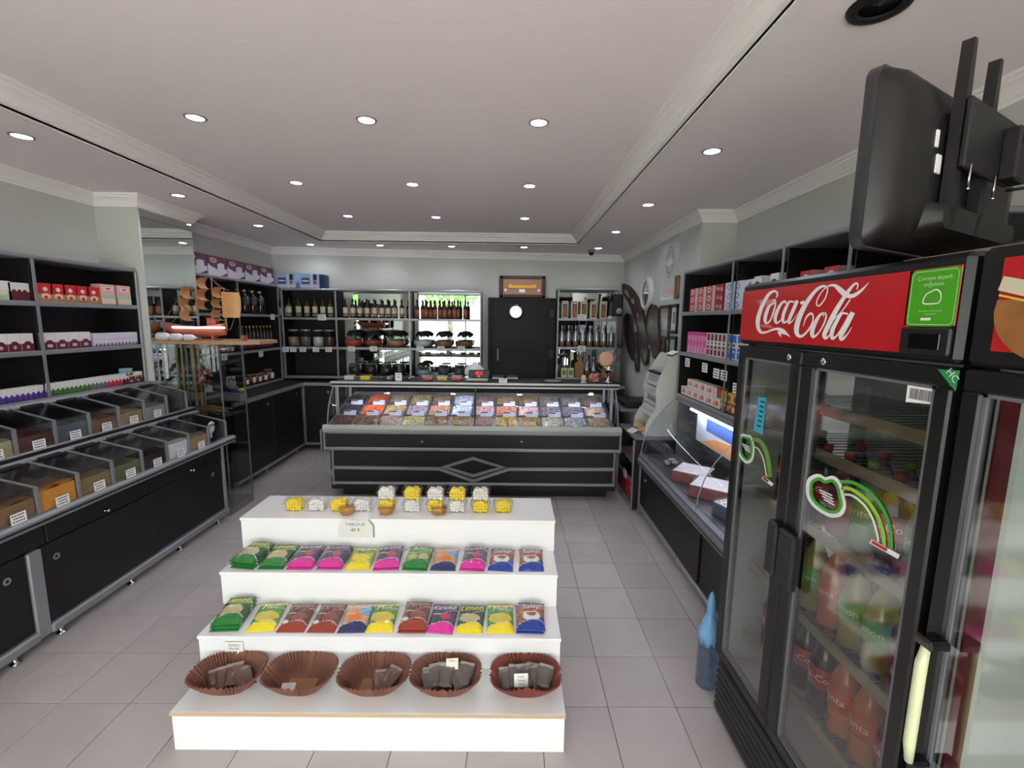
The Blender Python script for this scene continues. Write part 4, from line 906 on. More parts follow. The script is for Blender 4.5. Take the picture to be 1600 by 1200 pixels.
for k, px in enumerate(bpx):
    x = unp(px, 1070, 1, 1.86).x; y = 1.862; mb = basket(basm2 if k == 4 else basm, k == 4); rz = (.02, -.03, .03, 0, 0)[k]
    mb.thing('paper_basket', 'brown fluted paper basket %s' % bn[k], 'basket', 'fluted paper baskets', (x, y, zb), rz)
    if k in (1, 2, 3, 4, 0):
        m = MB(); m.box(-.066, .066, -.038, .042, .004, .006, cardb); m.thing('card_base', 'flat brown card lying in the basket %s' % bn[k], 'card', 'card bases in the baskets', (x, y, zb), rz)
    sets = {0: [(-.055, 0, .3, .5), (-.02, .0, .32, .4), (.02, .005, .35, .35), (.055, .008, .3, .5), (.075, -.01, .4, .9)], 1: [], 2: [(.03, -.005, .3, .1), (.065, .005, .35, -.5)],
            3: [(-.075, -.01, .6, .1), (-.04, .01, .5, .3), (0, -.01, .5, -.1), (.035, .025, .7, .1), (.06, -.015, .5, .4), (.085, .0, .6, -.2), (-.01, .035, .8, .1)],
            4: [(-.085, .0, .5, .1), (-.045, .0, .7, .0), (0, -.005, .5, .2), (.03, .03, .8, -.2), (.05, -.005, .6, .5), (.085, -.01, .5, -.3)]}[k]
    for q, (dx, dy, tl, rr) in enumerate(sets):
        o = bpy.data.objects.new('cocoa_bag' if k in (0, 2) else 'tea_bag', bme if k in (0, 2) else gme); C.objects.link(o); s = .95 if k in (0, 2) else .92
        hh = .03 + .011 * (q % 3) + (.01 if k >= 3 else 0)
        o.location = (x + dx * 1.0, y + dy * .8, zb + hh); o.rotation_euler = (tl, .1 * math.sin(q * 3), rr); o.scale = (s, s, s)
        tag(o, '%s, %s from the far side in the %s basket' % ('clear bag of brown powder' if k in (0, 2) else 'small bag of grey dried tea', ORD[q], ORD[k]), 'bag', 'small bags in the baskets')
def tilted_card(x, y, z, w, h, rx, rz, lines, label):
    m = MB(); m.box(-w / 2, w / 2, -.0008, .0008, 0, h, mat('cream_card', (232, 228, 208), .7) if lines is None else white_p)
    for k, t in enumerate(lines or ['Nane']): m.text(t, h * .24, lambda u, v, k=k: (u, -.0014, h * (.78 - .28 * k) + v), ink_m, sx=1.05)
    o = m.thing('price_card', label, 'price tag', None, (x, y, z)); o.rotation_euler = (rx, 0, rz)
tilted_card(unp(452, 1084, 1, 1.83).x, 1.815, zb + .02, .06, .03, -.9, .05, ['25 ₺'], 'small white card lying on the bare card of the second basket')
tilted_card(unp(706, 1040, 1, 1.87).x, 1.88, zb + .075, .055, .045, -.7, .1, None, 'cream handwritten card on the grey bags of the fourth basket')
tilted_card(unp(814, 1070, 1, 1.83).x, 1.80, zb + .06, .062, .055, -.3, .06, ['Kekik', 'Tanesi', '20 ₺'], 'white handwritten card on the grey bags of the dented basket')

# =====================================================================
# GLASS COUNTER WITH NUTS
# =====================================================================
CX0, CX1, CY = -1.872, 1.142, 4.45
e = empty('display_counter', 'long glass-fronted black and silver counter filled with trays of nuts', 'display counter', ((CX0 + CX1) / 2, 4.8, 0))
def zc(py, Y=CY): return uy(740, py, Y)[1]
m = MB(); m.box(CX0 + .04, CX1 - .03, 4.52, 5.35, .1, .70, black_m); m.box(CX0 + .12, CX1 - .1, 4.62, 5.3, 0, .1, dark_m); m.part('carcass', e)
m = MB(); m.box(CX0 + .02, CX1 - .012, CY + .012, CY + .07, zc(706), zc(679), black_m, .003); pn = m.part('upper_panel', e)
for px in (659, 815): x, z = uy(px, 691, CY); m = MB(); m.lathe([(0, -.004), (.009, -.004), (.011, 0)], chrome_m, (x, CY + .012, z), 14, True, 1); m.part('lock', pn)
m = MB(); m.box(CX0 + .075, CX1 - .055, CY + .03, CY + .08, zc(757), zc(704), black_m, .003); m.part('lower_panel', e)
def hrail(z, h, y0=CY, x0=CX0, x1=CX1, nm='rail', mm=alu_m):
    m = MB(); m.box(x0, x1, y0, y0 + .04, z - h / 2, z + h / 2, mm, .007); return m.part(nm, e)
sill = mat('pale_metal_sill', (176, 180, 176), .35, .3)
m = MB(); m.prism([(CY - .012, zc(677)), (CY - .02, zc(672)), (CY - .005, zc(666)), (CY + .05, .785), (CY + .07, .785), (CY + .07, zc(677))], 0, CX0 + .005, CX1 - .005, sill); m.part('front_sill', e)
hrail(zc(678.5), .022); hrail(zc(703.5), .034); hrail(zc(757), .026, x0=CX0 + .07, x1=CX1 - .05)
for x in (CX0 + .0, CX1 - .022): m = MB(); m.box(x, x + .022, CY - .002, CY + .04, zc(706), zc(678), alu_m, .005); m.part('side_trim', e)
m = MB(); m.box(CX0 + .07, CX0 + .09, CY + .022, CY + .06, zc(757), zc(706), alu_m, .004); m.box(CX1 - .07, CX1 - .048, CY + .022, CY + .06, zc(757), zc(706), alu_m, .004); m.part('side_trim', e)
# middle rail with chevron and diamond
yo = CY + .012
def strip(pts, wd, nm='chevron_trim'):
    m = MB(); P2 = [uy(px, py, CY) for px, py in pts]; closed = pts[0] == pts[-1]; P2 = P2[:-1] if closed else P2; n = len(P2); L = []; R_ = []
    for i, p in enumerate(P2):
        a = P2[(i - 1) % n] if (closed or i) else None; b = P2[(i + 1) % n] if (closed or i < n - 1) else None
        p = Vector(p); d1 = (p - Vector(a)).normalized() if a else None; d2 = (Vector(b) - p).normalized() if b else None
        d1 = d1 or d2; d2 = d2 or d1; n1 = Vector((-d1.y, d1.x)); n2 = Vector((-d2.y, d2.x)); q = n1 + n2; q = q / max(.25, q.dot(n1)); L.append(p + q * wd / 2); R_.append(p - q * wd / 2)
    for i in range(n if closed else n - 1):
        j = (i + 1) % n; m.prism([tuple(L[i]), tuple(L[j]), tuple(R_[j]), tuple(R_[i])], 1, yo, yo + .03, alu_m)
    m.part(nm, e)
strip([(520, 731), (686, 733.5), (739, 752.5), (795, 734), (961, 734.5)], .032, 'chevron_trim')
strip([(694, 730.5), (739, 717), (785, 731), (739, 744.5), (694, 730.5)], .03, 'diamond_trim')
# left end and curved leg, top ledge, glass
m = MB(); m.box(CX0 - .028, CX0 - .012, CY + .0, 5.3, zc(708), .74, alu_m, .004); m.part('end_panel', e)
leg = [(CX0 - .02, .42), (CX0 + .015, .38), (CX0 + .05, .30), (CX0 + .07, .2), (CX0 + .075, .14)]
m = MB(); m.tube([(x, CY + .05, z) for x, z in leg], .008, alu_m); m.part('curved_leg', e)
m = MB(); m.cyl((CX0 + .16, 4.72, 0), .02, .1, chip_m); m.part('foot', e)
ZL = 1.19
m = MB(); m.box(CX0 + .02, CX1 + .0, 4.68, 5.12, ZL - .02, ZL + .008, black_m); m.part('top_ledge', e)
m = MB(); m.box(CX0 + .01, CX1 + .01, 4.655, 4.69, ZL - .006, ZL + .016, sill, .006); m.part('ledge_trim', e)
m = MB(); m.box(CX0 + .02, CX1 - .0, 4.66, 4.69, ZL - .042, ZL - .026, sill, .004); m.part('ledge_trim', e)
m = MB(); m.box(CX0 + .02, CX1 - .0, 4.67, 4.70, ZL - .028, ZL - .005, blackp); m.part('ledge_trim', e)
def curve_pts(t): # glass curve in (y, z)
    y = CY + .035 + .18 * t + .045 * math.sin(PI * t) * -1; return (y, .785 + (ZL - .045 - .785) * t)
cp = [curve_pts(k / 8) for k in range(9)]
for a, b in ((CX0 + .045, -.352), (-.342, CX1 - .04)):
    m = MB(); vs = [(x, y, z) for (y, z) in cp for x in (a, b)]; m.raw(vs, [(2 * k, 2 * k + 1, 2 * k + 3, 2 * k + 2) for k in range(8)], case_m, True); m.part('front_glass', e)
for x in (CX0 + .04, CX1 - .035):
    m = MB(); m.poly([(x, y, z) for y, z in cp] + [(x, 5.2, ZL - .045), (x, 5.2, .785)], case_m); m.tube([(x, y, z) for y, z in cp], .005, alu_m, 6); m.part('side_glass', e)
m = MB(); m.box(-.352, -.342, 4.52, 4.66, .8, ZL - .04, dark_m); m.tube([(-.347, y + .004, z) for y, z in cp], .005, dark_m, 6); m.part('glass_joint', e)
for x in (CX0 + .06, CX1 - .06): m = MB(); m.box(x - .012, x + .012, 4.70, 4.73, .78, ZL - .02, alu_m); m.box(x - .012, x + .012, 5.1, 5.13, .9, ZL - .02, alu_m); m.part('post', e)
m = MB(); m.box(CX0 + .05, CX1 - .05, 5.30, 5.32, .9, ZL - .2, mat('counter_back', (90, 84, 80), .5)); m.prism([(CY + .06, .75), (5.30, 1.0), (5.30, .98), (CY + .06, .73)], 0, CX0 + .05, CX1 - .05, mat('steel_tray_base', (120, 118, 120), .35, .7)); m.part('inner_deck', e)
m = MB(); m.box(CX0 + .1, CX1 - .1, 4.715, 4.74, ZL - .045, ZL - .03, mat('counter_led', (225, 228, 255), .4, emit=9)); m.part('led_strip', e)
L = bpy.data.lights.new('counter_led_light', 'AREA'); L.shape = 'RECTANGLE'; L.size = 2.7; L.size_y = .03; L.energy = CASE_W; L.color = (.88, .9, 1); lo = bpy.data.objects.new('counter_led_light', L); C.objects.link(lo); lo.location = (-.365, 4.73, ZL - .05); lo.rotation_euler = (.25, 0, 0)

# nut trays
fr = [(92, 50, 34), (134, 100, 82), (170, 138, 122), (198, 178, 120), (150, 108, 88), (158, 118, 84), (160, 96, 92), (198, 160, 78), (170, 134, 82), (190, 178, 164), (186, 186, 198), (176, 154, 126)]
mi_ = [(32, 30, 44), (226, 104, 50), (176, 152, 106), (160, 140, 152), (190, 142, 112), (188, 196, 222), (182, 146, 146), (196, 130, 104), (200, 166, 170), (128, 116, 128), (118, 110, 122), (186, 164, 146)]
bk = [(50, 42, 36), (190, 82, 42), (132, 116, 92), (150, 136, 88), (128, 100, 78), (190, 194, 210), (124, 98, 88), (146, 116, 76), (140, 108, 74), (122, 110, 104), (116, 112, 116), (124, 108, 92)]
nn = [('dark brown dried fruit', 'brown nuts', 'pinkish pistachios', 'pale yellow chickpeas', 'brown hazelnuts', 'tan almonds', 'pink-red peanuts', 'golden corn nuts', 'tan peanuts', 'off-white pumpkin seeds', 'white coated almonds', 'beige seeds'),
      ('black raisins', 'bright orange dried apricots', 'yellow-green pistachios', 'lilac coated nuts', 'peach coloured nuts', 'bluish white sugared nuts', 'pale pink nuts', 'peach-orange nuts', 'rosy white nuts', 'grey-lilac seeds', 'grey sunflower seeds', 'beige pumpkin seeds'),
      ('very dark dried fruit', 'rust orange apricots', 'grey-beige nuts', 'olive yellow nuts', 'dull brown nuts', 'icy white nuts', 'dusty brown nuts', 'mustard tan nuts', 'toffee brown nuts', 'taupe seeds', 'cool grey seeds', 'khaki seeds')]
def nut_proto(seed):
    random.seed(seed); w, d = .225, .2; m = MB(); n = 10; vs = []
    for j in range(n + 1):
        for i in range(n + 1):
            u = i / n - .5; v = j / n - .5; z = .028 + .03 * (1 - (2 * u) ** 2) * (1 - (2 * v) ** 2) + random.uniform(-.003, .003); vs.append((u * w * .94, v * d * .94, z))
    m.raw(vs, [(j * (n + 1) + i, j * (n + 1) + i + 1, (j + 1) * (n + 1) + i + 1, (j + 1) * (n + 1) + i) for j in range(n) for i in range(n)], white_m, True)
    for q in range(210):
        u = random.uniform(-.47, .47); v = random.uniform(-.47, .47); z = .030 + .03 * (1 - (2 * u) ** 2) * (1 - (2 * v) ** 2); r = random.uniform(.0075, .011); a = random.random() * 3
        c = (u * w * .94, v * d * .94, z)
        vs = [(r * 1.5 * math.cos(a), r * 1.5 * math.sin(a), 0), (-r * 1.5 * math.cos(a), -r * 1.5 * math.sin(a), 0), (-r * math.sin(a), r * math.cos(a), 0), (r * math.sin(a), -r * math.cos(a), 0), (0, 0, r * 1.1)]
        m.raw([(p[0] + c[0], p[1] + c[1], p[2] + c[2]) for p in vs], [(0, 2, 4), (2, 1, 4), (1, 3, 4), (3, 0, 4)], white_m if q % 2 else ink_m)
    return m.mesh('nuts')
nps = [nut_proto(s) for s in (1, 2, 3)]
tray_mb = MB(); w, d = .236, .215
for a in ((-w / 2, w / 2, -d / 2, d / 2, 0, .003), (-w / 2, -w / 2 + .003, -d / 2, d / 2, 0, .035), (w / 2 - .003, w / 2, -d / 2, d / 2, 0, .035), (-w / 2, w / 2, -d / 2, -d / 2 + .003, 0, .03), (-w / 2, w / 2, d / 2 - .003, d / 2, 0, .035)): tray_mb.box(*a, mat('tray_steel', (150, 148, 150), .3, .6))
tray_me = tray_mb.mesh('tray')
lcard = MB(); lcard.box(-.063, .063, 0, .002, 0, .052, mat('label_pale', (214, 214, 228), .5)); lcard.box(-.061, .012, -.001, 0, .036, .050, mat('label_dark', (64, 60, 76), .6)); lcard.box(.016, .061, -.001, 0, .016, .050, mat('label_lilac', (176, 184, 226), .6)); lcard.box(-.056, .01, -.0012, -.001, .018, .021, ink_m); lcard_me = lcard.mesh('label_card')
random.seed(5)
for r_, (cols, yy, zz) in enumerate(((fr, 4.60, .782), (mi_, 4.83, .852), (bk, 5.06, .925))):
    for k in range(12):
        x = -1.712 + .2405 * k; e2 = empty('nut_tray', 'steel tray of %s in the %s row of the glass counter' % (nn[r_][k], ('front', 'middle', 'back')[r_]), 'tray', (x, yy, zz), group='trays of nuts in the counter'); e2.rotation_euler.x = .29
        o = bpy.data.objects.new('tray_body', tray_me); C.objects.link(o); o.parent = e2
        o = bpy.data.objects.new('nuts', nps[(k + r_) % 3].copy()); C.objects.link(o); o.parent = e2; o['kind'] = 'stuff'; o.data.materials[0] = mat('nut_%d_%d' % (r_, k), cols[k], .6, noise=.28, nscale=110); o.data.materials[1] = mat('nut_dark_%d_%d' % (r_, k), [c * .72 for c in cols[k]], .6, noise=.2, nscale=110)
        if r_ < 2:
            o = bpy.data.objects.new('price_card', lcard_me); C.objects.link(o); o.location = (x + .03, yy + .105, zz + .058); o.rotation_euler = (-.3, 0, 0)
            tag(o, 'pale name card standing behind the %s in the glass counter' % nn[r_][k], 'price tag', 'name cards in the counter')
# =====================================================================
# THINGS ON THE COUNTER LEDGE
# =====================================================================
ZL2 = ZL + .009
tk = {}
def ctub(px, rgb, nm, Y=4.86):
    x = unp(px, 590, 1, Y).x; e = empty('sample_tub', 'small clear tub of %s on the counter ledge' % nm, 'tub', (x, Y, ZL2))
    mm = mat('tubfill_' + nm.replace(' ', '_'), rgb, .6, noise=.2, nscale=80)
    m = MB(); m.prism([(-.045, .002), (.045, .002), (.052, .042), (-.052, .042)], 1, -.04, .04, mm); m.part('filling', e, local=True)
    m = MB(); m.prism([(-.048, 0), (.048, 0), (.056, .05), (-.056, .05)], 1, -.043, .043, plastic_clear); m.box(-.06, .06, -.047, .047, .05, .054, plastic_clear); m.part('body', e, local=True)
ctub(547, (200, 200, 198), 'white sweets'); ctub(572, (214, 200, 50), 'bright yellow sweets'); ctub(669, (150, 30, 34), 'dark red sweets beside the dried fruit'); ctub(692, (190, 152, 40), 'mustard sweets'); ctub(714, (160, 26, 34), 'red sweets beside the scale')
for px, nm in ((606, 'beside the yellow tub'), (636, 'beside the standing card')):
    x = unp(px, 590, 1, 4.88).x; m = MB(); random.seed(px)
    for q in range(16):
        c = (random.uniform(-.07, .07), random.uniform(-.035, .035), .012 + .012 * random.random() + (.018 if q > 11 else 0)); m.lathe([(0, -.012), (.014, -.006), (.016, .004), (0, .012)], mat('dried_fruit', (52, 40, 42), .6, noise=.3) if q % 3 else mat('pale_shell', (170, 160, 156), .7), c, 7)
    m.thing('dried_fruit', 'small heap of dark dried fruit on the counter ledge %s' % nm, 'dried fruit', 'heaps of dried fruit', (x, 4.88, ZL2), kind='stuff')
x = unp(623, 590, 1, 4.8).x; m = price_card(.07, .085, 2); m.thing('price_card', 'white card standing on the counter ledge among the dried fruit', 'price tag', None, (x, 4.79, ZL2))
# scale with red digits
x0 = unp(744, 585, 1, 4.86).x
e = empty('weighing_scale', 'white weighing scale with a dark display of red digits on the counter ledge', 'scale', (x0, 4.9, ZL2))
sw = mat('scale_white', (196, 194, 192), .4)
m = MB(); m.box(-.11, .13, -.08, .12, 0, .045, sw, .012); m.part('base', e, local=True)
m = MB(); m.box(-.075, .15, -.10, -.065, .035, .125, blackp, .01); d = m.part('display', e, local=True)
rdig = mat('red_digits', (255, 30, 24), .5, emit=2.2)
m = MB(); m.text('07.5', .045, lambda u, v: (.035 + u, -.1012, .092 + v), rdig); m.text('15', .034, lambda u, v: (.03 + u, -.1012, .056 + v), rdig); m.part('digits', d, local=True)
m = MB(); m.lathe([(.10, .05), (.115, .08), (.10, .13), (.06, .165), (.025, .18), (.02, .2), (0, .2)], mat('plastic_bag_white', (206, 206, 208), .5, noise=.08, nscale=20, bump=.4), (0, .03, 0), 22)
m.thing('plastic_bag', 'white knotted plastic bag resting on the weighing scale', 'bag', None, (x0 - .02, 4.9, ZL2 - .0))
m = MB(); m.box(-.12, .12, -.08, .08, .045, .05, chrome_m); m.part('pan', e, local=True)
for k, (px, n) in enumerate(((778, 3), (800, 3))):
    x = unp(px, 585, 1, 4.95).x
    for q in range(n):
        m = MB(); m.box(-.062, .062, -.05, .05, 0, .017, blackp if q % 2 == 0 else mat('strip_silver', (176, 176, 180), .4, .3), .002)
        m.thing('wafer_box', '%s flat box, %s of the pile %s the scale' % ('black' if q % 2 == 0 else 'silver', ('bottom', 'middle', 'top')[q], 'next to' if k == 0 else 'one away from'), 'box', 'flat boxes beside the scale', (x, 4.97, ZL2 + .0175 * q))
x = unp(786, 590, 1, 4.72).x; m = price_card(.085, .05, 2); m.thing('price_card', 'white card standing in front of the flat black and silver boxes', 'price tag', None, (x, 4.71, ZL2))
x = unp(865, 590, 1, 4.8).x; m = MB(); m.lathe([(0, .002), (.07, .002), (.095, .012), (.098, .014), (.09, .02), (0, .022)], mat('grey_cloth', (120, 114, 118), .8), n=28); m.thing('change_dish', 'flat round grey change dish on the counter ledge', 'dish', None, (x, 4.83, ZL2))
x = unp(912, 590, 1, 4.8).x; e = empty('tea_glass_jar', 'small white and clear jar on a saucer on the counter ledge', 'jar', (x, 4.8, ZL2))
m = MB(); m.lathe([(0, 0), (.035, .002), (.04, .006), (0, .007)], white_m, n=20); m.part('saucer', e, local=True)
m = MB(); m.lathe([(.026, .008), (.028, .06), (.02, .075), (.02, .085), (0, .085)], mat('cream_jar', (190, 184, 170), .5), n=18); m.part('body', e, local=True)
x = unp(928, 590, 1, 4.85).x; e = empty('sweets_box', 'clear box of pink and orange sweets on the counter ledge', 'box', (x, 4.87, ZL2))
m = MB(); random.seed(3)
for q in range(60): m.box(*(lambda a, b, c: (a - .012, a + .012, b - .01, b + .01, c - .008, c + .008))(random.uniform(-.045, .045), random.uniform(-.03, .03), random.uniform(.01, .088)), mat('pink_sweet', (206, 116, 96), .5) if q % 3 else mat('pale_sweet', (216, 176, 160), .5), .003)
m.part('sweets', e, kind='stuff', local=True)
m = MB(); m.box(-.06, .06, -.045, .045, 0, .1, plastic_clear); m.box(-.062, .062, -.047, .047, .1, .108, plastic_clear); m.part('body', e, local=True)
x = unp(951, 590, 1, 4.85).x
m = MB(); m.lathe([(.05, .0), (.052, .004), (.03, .015), (.012, .03), (.009, .06), (.012, .085), (.03, .1), (.055, .13), (.062, .17), (.058, .172), (.05, .135), (0, .11)], chrome_m, n=26); m.thing('chrome_goblet', 'chrome pedestal bowl at the wall end of the counter ledge', 'bowl', None, (x, 4.87, ZL2))
e = empty('feather_fan', 'peach round feathered fan with dark grey quills standing in the chrome bowl', 'fan', (x - .02, 4.88, ZL2 + .17))
m = MB(); m.lathe([(0, -.015), (.06, -.012), (.085, 0), (.06, .012), (0, .015)], mat('peach_felt', (206, 160, 132), .9), (-.005, 0, .08), 26, True, 1); m.part('disc', e, local=True)
m = MB()
for a, l in ((-.5, .16), (-.2, .2), (.25, .26), (.5, .22), (-.9, .12)): m.prism([(math.sin(a) * .01 + .02, -.1), (.02 + math.sin(a) * l + .012, -.1 + math.cos(a) * l), (.02 + math.sin(a) * l * 1.15, -.1 + math.cos(a) * l * 1.25), (.02 + math.sin(a) * l - .014, -.1 + math.cos(a) * l)], 1, .012, .016, mat('quill_grey', (72, 76, 84), .7))
m.part('quills', e, local=True)
m = MB(); m.box(-.09, .09, -.05, .05, 0, .05, mat('basket_wine', (86, 34, 34), .6)); m.lathe([(.085, .05), (.1, .12), (.08, .2), (.03, .23), (0, .23)], mat('kraft_sack', (150, 112, 72), .8), (0, 0, 0), 16); m.thing('kraft_sack', 'open brown kraft sack on a wine red box at the end of the back shelves', 'sack', None, (1.42, 6.5, .973))

# =====================================================================
# BACK WALL: black door, plaque, telephone
# =====================================================================
dy = 6.9
doorb = mat('door_black', (16, 14, 15), .5, spec=.25)
e = empty('door_1', '', 'door'); del e['label']; del e['category']; e['kind'] = 'structure'
m = MB(); m.box(-.33, .685, dy + .0, yb(.2) + .06, 0, 2.19, doorb, .004); m.part('frame', e)
m = MB(); m.box(-.26, .56, dy - .014, dy, .02, 2.13, doorb, .003); m.part('door_leaf', e)
x, z = uy(806, 487, dy); m = MB(); m.lathe([(.085, -.018), (.085, -.03), (.115, -.03), (.12, -.014), (.12, 0)], blackg, (x, dy - .0, z), 30, True, 1, caps=False); m.poly([(x + .086 * math.cos(a), dy - .02, z + .086 * math.sin(a)) for a in [2 * PI * k / 30 for k in range(30)]], mirror_m); m.part('porthole', e, 'round porthole of mirrored glass')
x, _ = uy(778, 553, dy); m = MB(); m.box(x - .009, x + .009, dy - .05, dy - .035, 1.25, 1.43, alu_m, .004); m.box(x - .006, x + .006, dy - .036, dy - .014, 1.26, 1.275, alu_m); m.box(x - .006, x + .006, dy - .036, dy - .014, 1.405, 1.42, alu_m); m.part('door_handle', e)
m = MB(); m.box(.60, .66, dy - .006, dy, 1.9, 2.02, blackp, .003); m.box(.60, .66, dy - .006, dy, 1.3, 1.42, blackp, .003); m.part('hinge_plate', e)
pf = mat('plaque_frame', (78, 52, 44), .45, noise=.3, nscale=90, bump=.3)
yp = yb(.2) - .05
e = empty('framed_plaque', 'dark wood framed copper relief plaque hanging above the black door', 'picture', (.18, yp, 2.35))
m = MB(); X0, X1, Z0, Z1_ = -.165, .525, 2.195, 2.515
for a in ((X0, X1, Z0, Z0 + .045), (X0, X1, Z1_ - .045, Z1_), (X0, X0 + .055, Z0, Z1_), (X1 - .055, X1, Z0, Z1_)): m.box(a[0], a[1], yp - .02, yp + .045, a[2], a[3], pf, .008)
m.part('frame', e)
m = MB(); m.box(X0 + .05, X1 - .05, yp + .0, yp + .045, Z0 + .04, Z1_ - .04, mat('copper_backing', (150, 112, 92), .45, .5)); m.part('backing', e)
m = MB(); gm = mat('brass_relief', (176, 134, 62), .35, .8)
m.box(-.03, .38, yp - .012, yp, 2.33, 2.385, gm, .006)
for cx in (-.0, .36): m.lathe([(.02, -.01), (.032, -.01), (.036, 0)], mat('brass_light', (206, 178, 90), .3, .8), (cx, yp, 2.365), 6, False, 1)
for cx in (-.075, .43): m.lathe([(0, -.008), (.022, -.006), (.026, 0)], white_m, (cx, yp, 2.30), 12, True, 1)
m.box(.13, .22, yp - .008, yp, 2.27, 2.32, white_m, .004); m.part('relief', e)
# old wall telephone on the end of the narrow unit
px_, pz_ = uy(962, 482, 6.55)
e = empty('old_telephone', 'black antique wall telephone with a pale dial beside the silver bottles', 'telephone', (1.50, 6.54, 1.9))
m = MB(); m.box(1.44, 1.60, 6.5, 6.58, 1.93, 2.24, blackp, .02); m.part('body', e)
m = MB(); m.lathe([(0, -.02), (.04, -.018), (.045, 0)], mat('dial_grey', (150, 150, 150), .5), (1.545, 6.5, 2.0), 20, True, 1); m.part('dial', e)
m = MB(); m.tube([(1.42, 6.5, 2.14), (1.42, 6.47, 2.2), (1.42, 6.49, 2.28)], [.02, .012, .025], blackg, 10); m.part('receiver', e)
m = MB(); m.tube([(1.60, 6.5, 1.93), (1.615, 6.49, 1.75), (1.61, 6.49, 1.6), (1.58, 6.49, 1.54)], .006, blackp, 6); m.part('cord', e)
m = MB(); m.lathe([(.01, .05), (.035, .03), (.045, 0), (.035, -.03), (0, -.04)], wood_m, (1.58, 6.49, 1.52), 14); m.thing('wooden_bell', 'dark turned wooden knob hanging under the old telephone', 'ornament')

# =====================================================================
# RIGHT FAR WALL: carved wood, round mirror, poster, frames
# =====================================================================
XW = XRf - .03
def crop8(P): return [(min(q[0], 7.04), q[1]) for q in (ux(940 + x / 5.3333, 360 + y / 5.3333, XW) for x, y in P)]
def carved(nm, outline, holes, label):
    m = MB(); O = smooth_path([(a, b, 0) for a, b in crop8(outline)], 3, True); m.prism([(p[0], p[1]) for p in O], 0, XW - .0, XW + .03, wood_m)
    for h in holes:
        Hh = smooth_path([(a, b, 0) for a, b in crop8(h)], 3, True); m.prism([(p[0], p[1]) for p in Hh], 0, XW - .004, XW - .0005, mat('wood_inlay', (150, 140, 126), .6))
    n = len(O); m.tube([(XW - .004, p[0], p[1]) for p in O], .01, mat('carved_edge', (48, 34, 30), .5), 6, closed=True)
    m.thing(nm, label, 'ornament', 'carved wooden wall ornaments')
carved('carved_ornament', [(158, 470), (185, 447), (230, 470), (275, 525), (305, 590), (335, 660), (352, 750), (372, 850), (387, 960), (380, 1080), (362, 1125), (335, 1060), (318, 940), (298, 820), (272, 740), (248, 650), (222, 590), (185, 530)], [[(190, 500), (215, 510), (235, 560), (215, 550)], [(245, 575), (270, 570), (275, 610), (255, 610)], [(295, 690), (310, 700), (308, 730), (296, 715)]], 'longest curved dark carved wooden ornament on the wall, arching between two ovals')
carved('carved_ornament', [(210, 698), (240, 712), (258, 800), (275, 850), (292, 900), (306, 1000), (302, 1150), (288, 1170), (280, 1070), (252, 1075), (222, 1000), (200, 900), (190, 800), (193, 730)], [[(275, 810), (292, 815), (290, 850), (277, 840)]], 'narrow dark carved wooden ornament on the wall beside the old telephone')
carved('carved_ornament', [(420, 618), (450, 640), (470, 700), (477, 800), (482, 900), (485, 1000), (470, 1035), (440, 1065), (420, 1000), (400, 920), (378, 860), (372, 760), (390, 670)], [[(415, 760), (440, 745), (432, 790), (418, 800)], [(395, 960), (405, 950), (408, 985), (398, 990)]], 'oval dark carved wooden ornament on the wall below the round mirror')
cy_, cz_ = crop8([(360, 530)])[0]; cy_ -= .05
e = empty('round_mirror', 'round wall mirror in a thick white frame above the carved ornaments', 'mirror', (XRf, cy_, cz_))
m = MB(); m.lathe([(.15, XRf - .035), (.165, XRf - .05), (.2, XRf - .045), (.215, XRf - .02), (.215, XRf)], mat('cream_frame', (206, 206, 200), .5), (0, cy_, cz_), 40, True, 0, caps=False); m.part('frame', e)
m = MB(); m.poly([(XRf - .03, cy_ + .16 * math.cos(a), cz_ + .16 * math.sin(a)) for a in [2 * PI * k / 40 for k in range(40)]], mirror_m); m.part('glass', e)
def wallquad(px0, px1, pt, pb, mm, th, nm, lab, cat, Xo=0):
    X = XRf - .004 - Xo; ya, _ = ux(px0, (pt + pb) / 2, X); yb2, _ = ux(px1, (pt + pb) / 2, X); zt = ux((px0 + px1) / 2, pt, X)[1]; zb_ = ux((px0 + px1) / 2, pb, X)[1]
    return X, ya, yb2, zt, zb_
X, ya, y2, zt, zb_ = wallquad(1034, 1060, 372, 468, None, 0, '', '', '')
e = empty('poster', 'tall pale poster with a black ring emblem and pink heading on the wall', 'poster', (X, (ya + y2) / 2, zb_))
m = MB(); m.box(X, X + .004, y2, ya, zb_, zt, mat('poster_paper', (186, 190, 184), .25)); m.part('sheet', e)
wm = lambda u, v: (X - .001, (ya + y2) / 2 - u, zt + v)
m = MB(); ringm = mat('poster_black', (70, 70, 72), .5)
for rx_, rz_ in ((.12, .15), (.085, .11)):
    m.ribbon([(rx_ * math.cos(a) * (1 + .12 * math.cos(4 * a)), -.26 + rz_ * math.sin(a) * (1 + .1 * math.cos(4 * a)), .012) for a in [2 * PI * k / 16 for k in range(16)]], wm, ringm, True, 3)
m.text('Bağdat', .085, lambda u, v: wm(u - .02, v - .26), white_p); m.text('HURMA', .13, lambda u, v: wm(u, v - .60), mat('poster_pink', (206, 130, 134), .5), sx=.95)
for k in range(4): m.box(X - .0012, X - .001, y2 + .08, ya - .08 - (.15 if k == 3 else 0), zt - .80 - .055 * k, zt - .79 - .055 * k, ringm)
m.part('print', e)
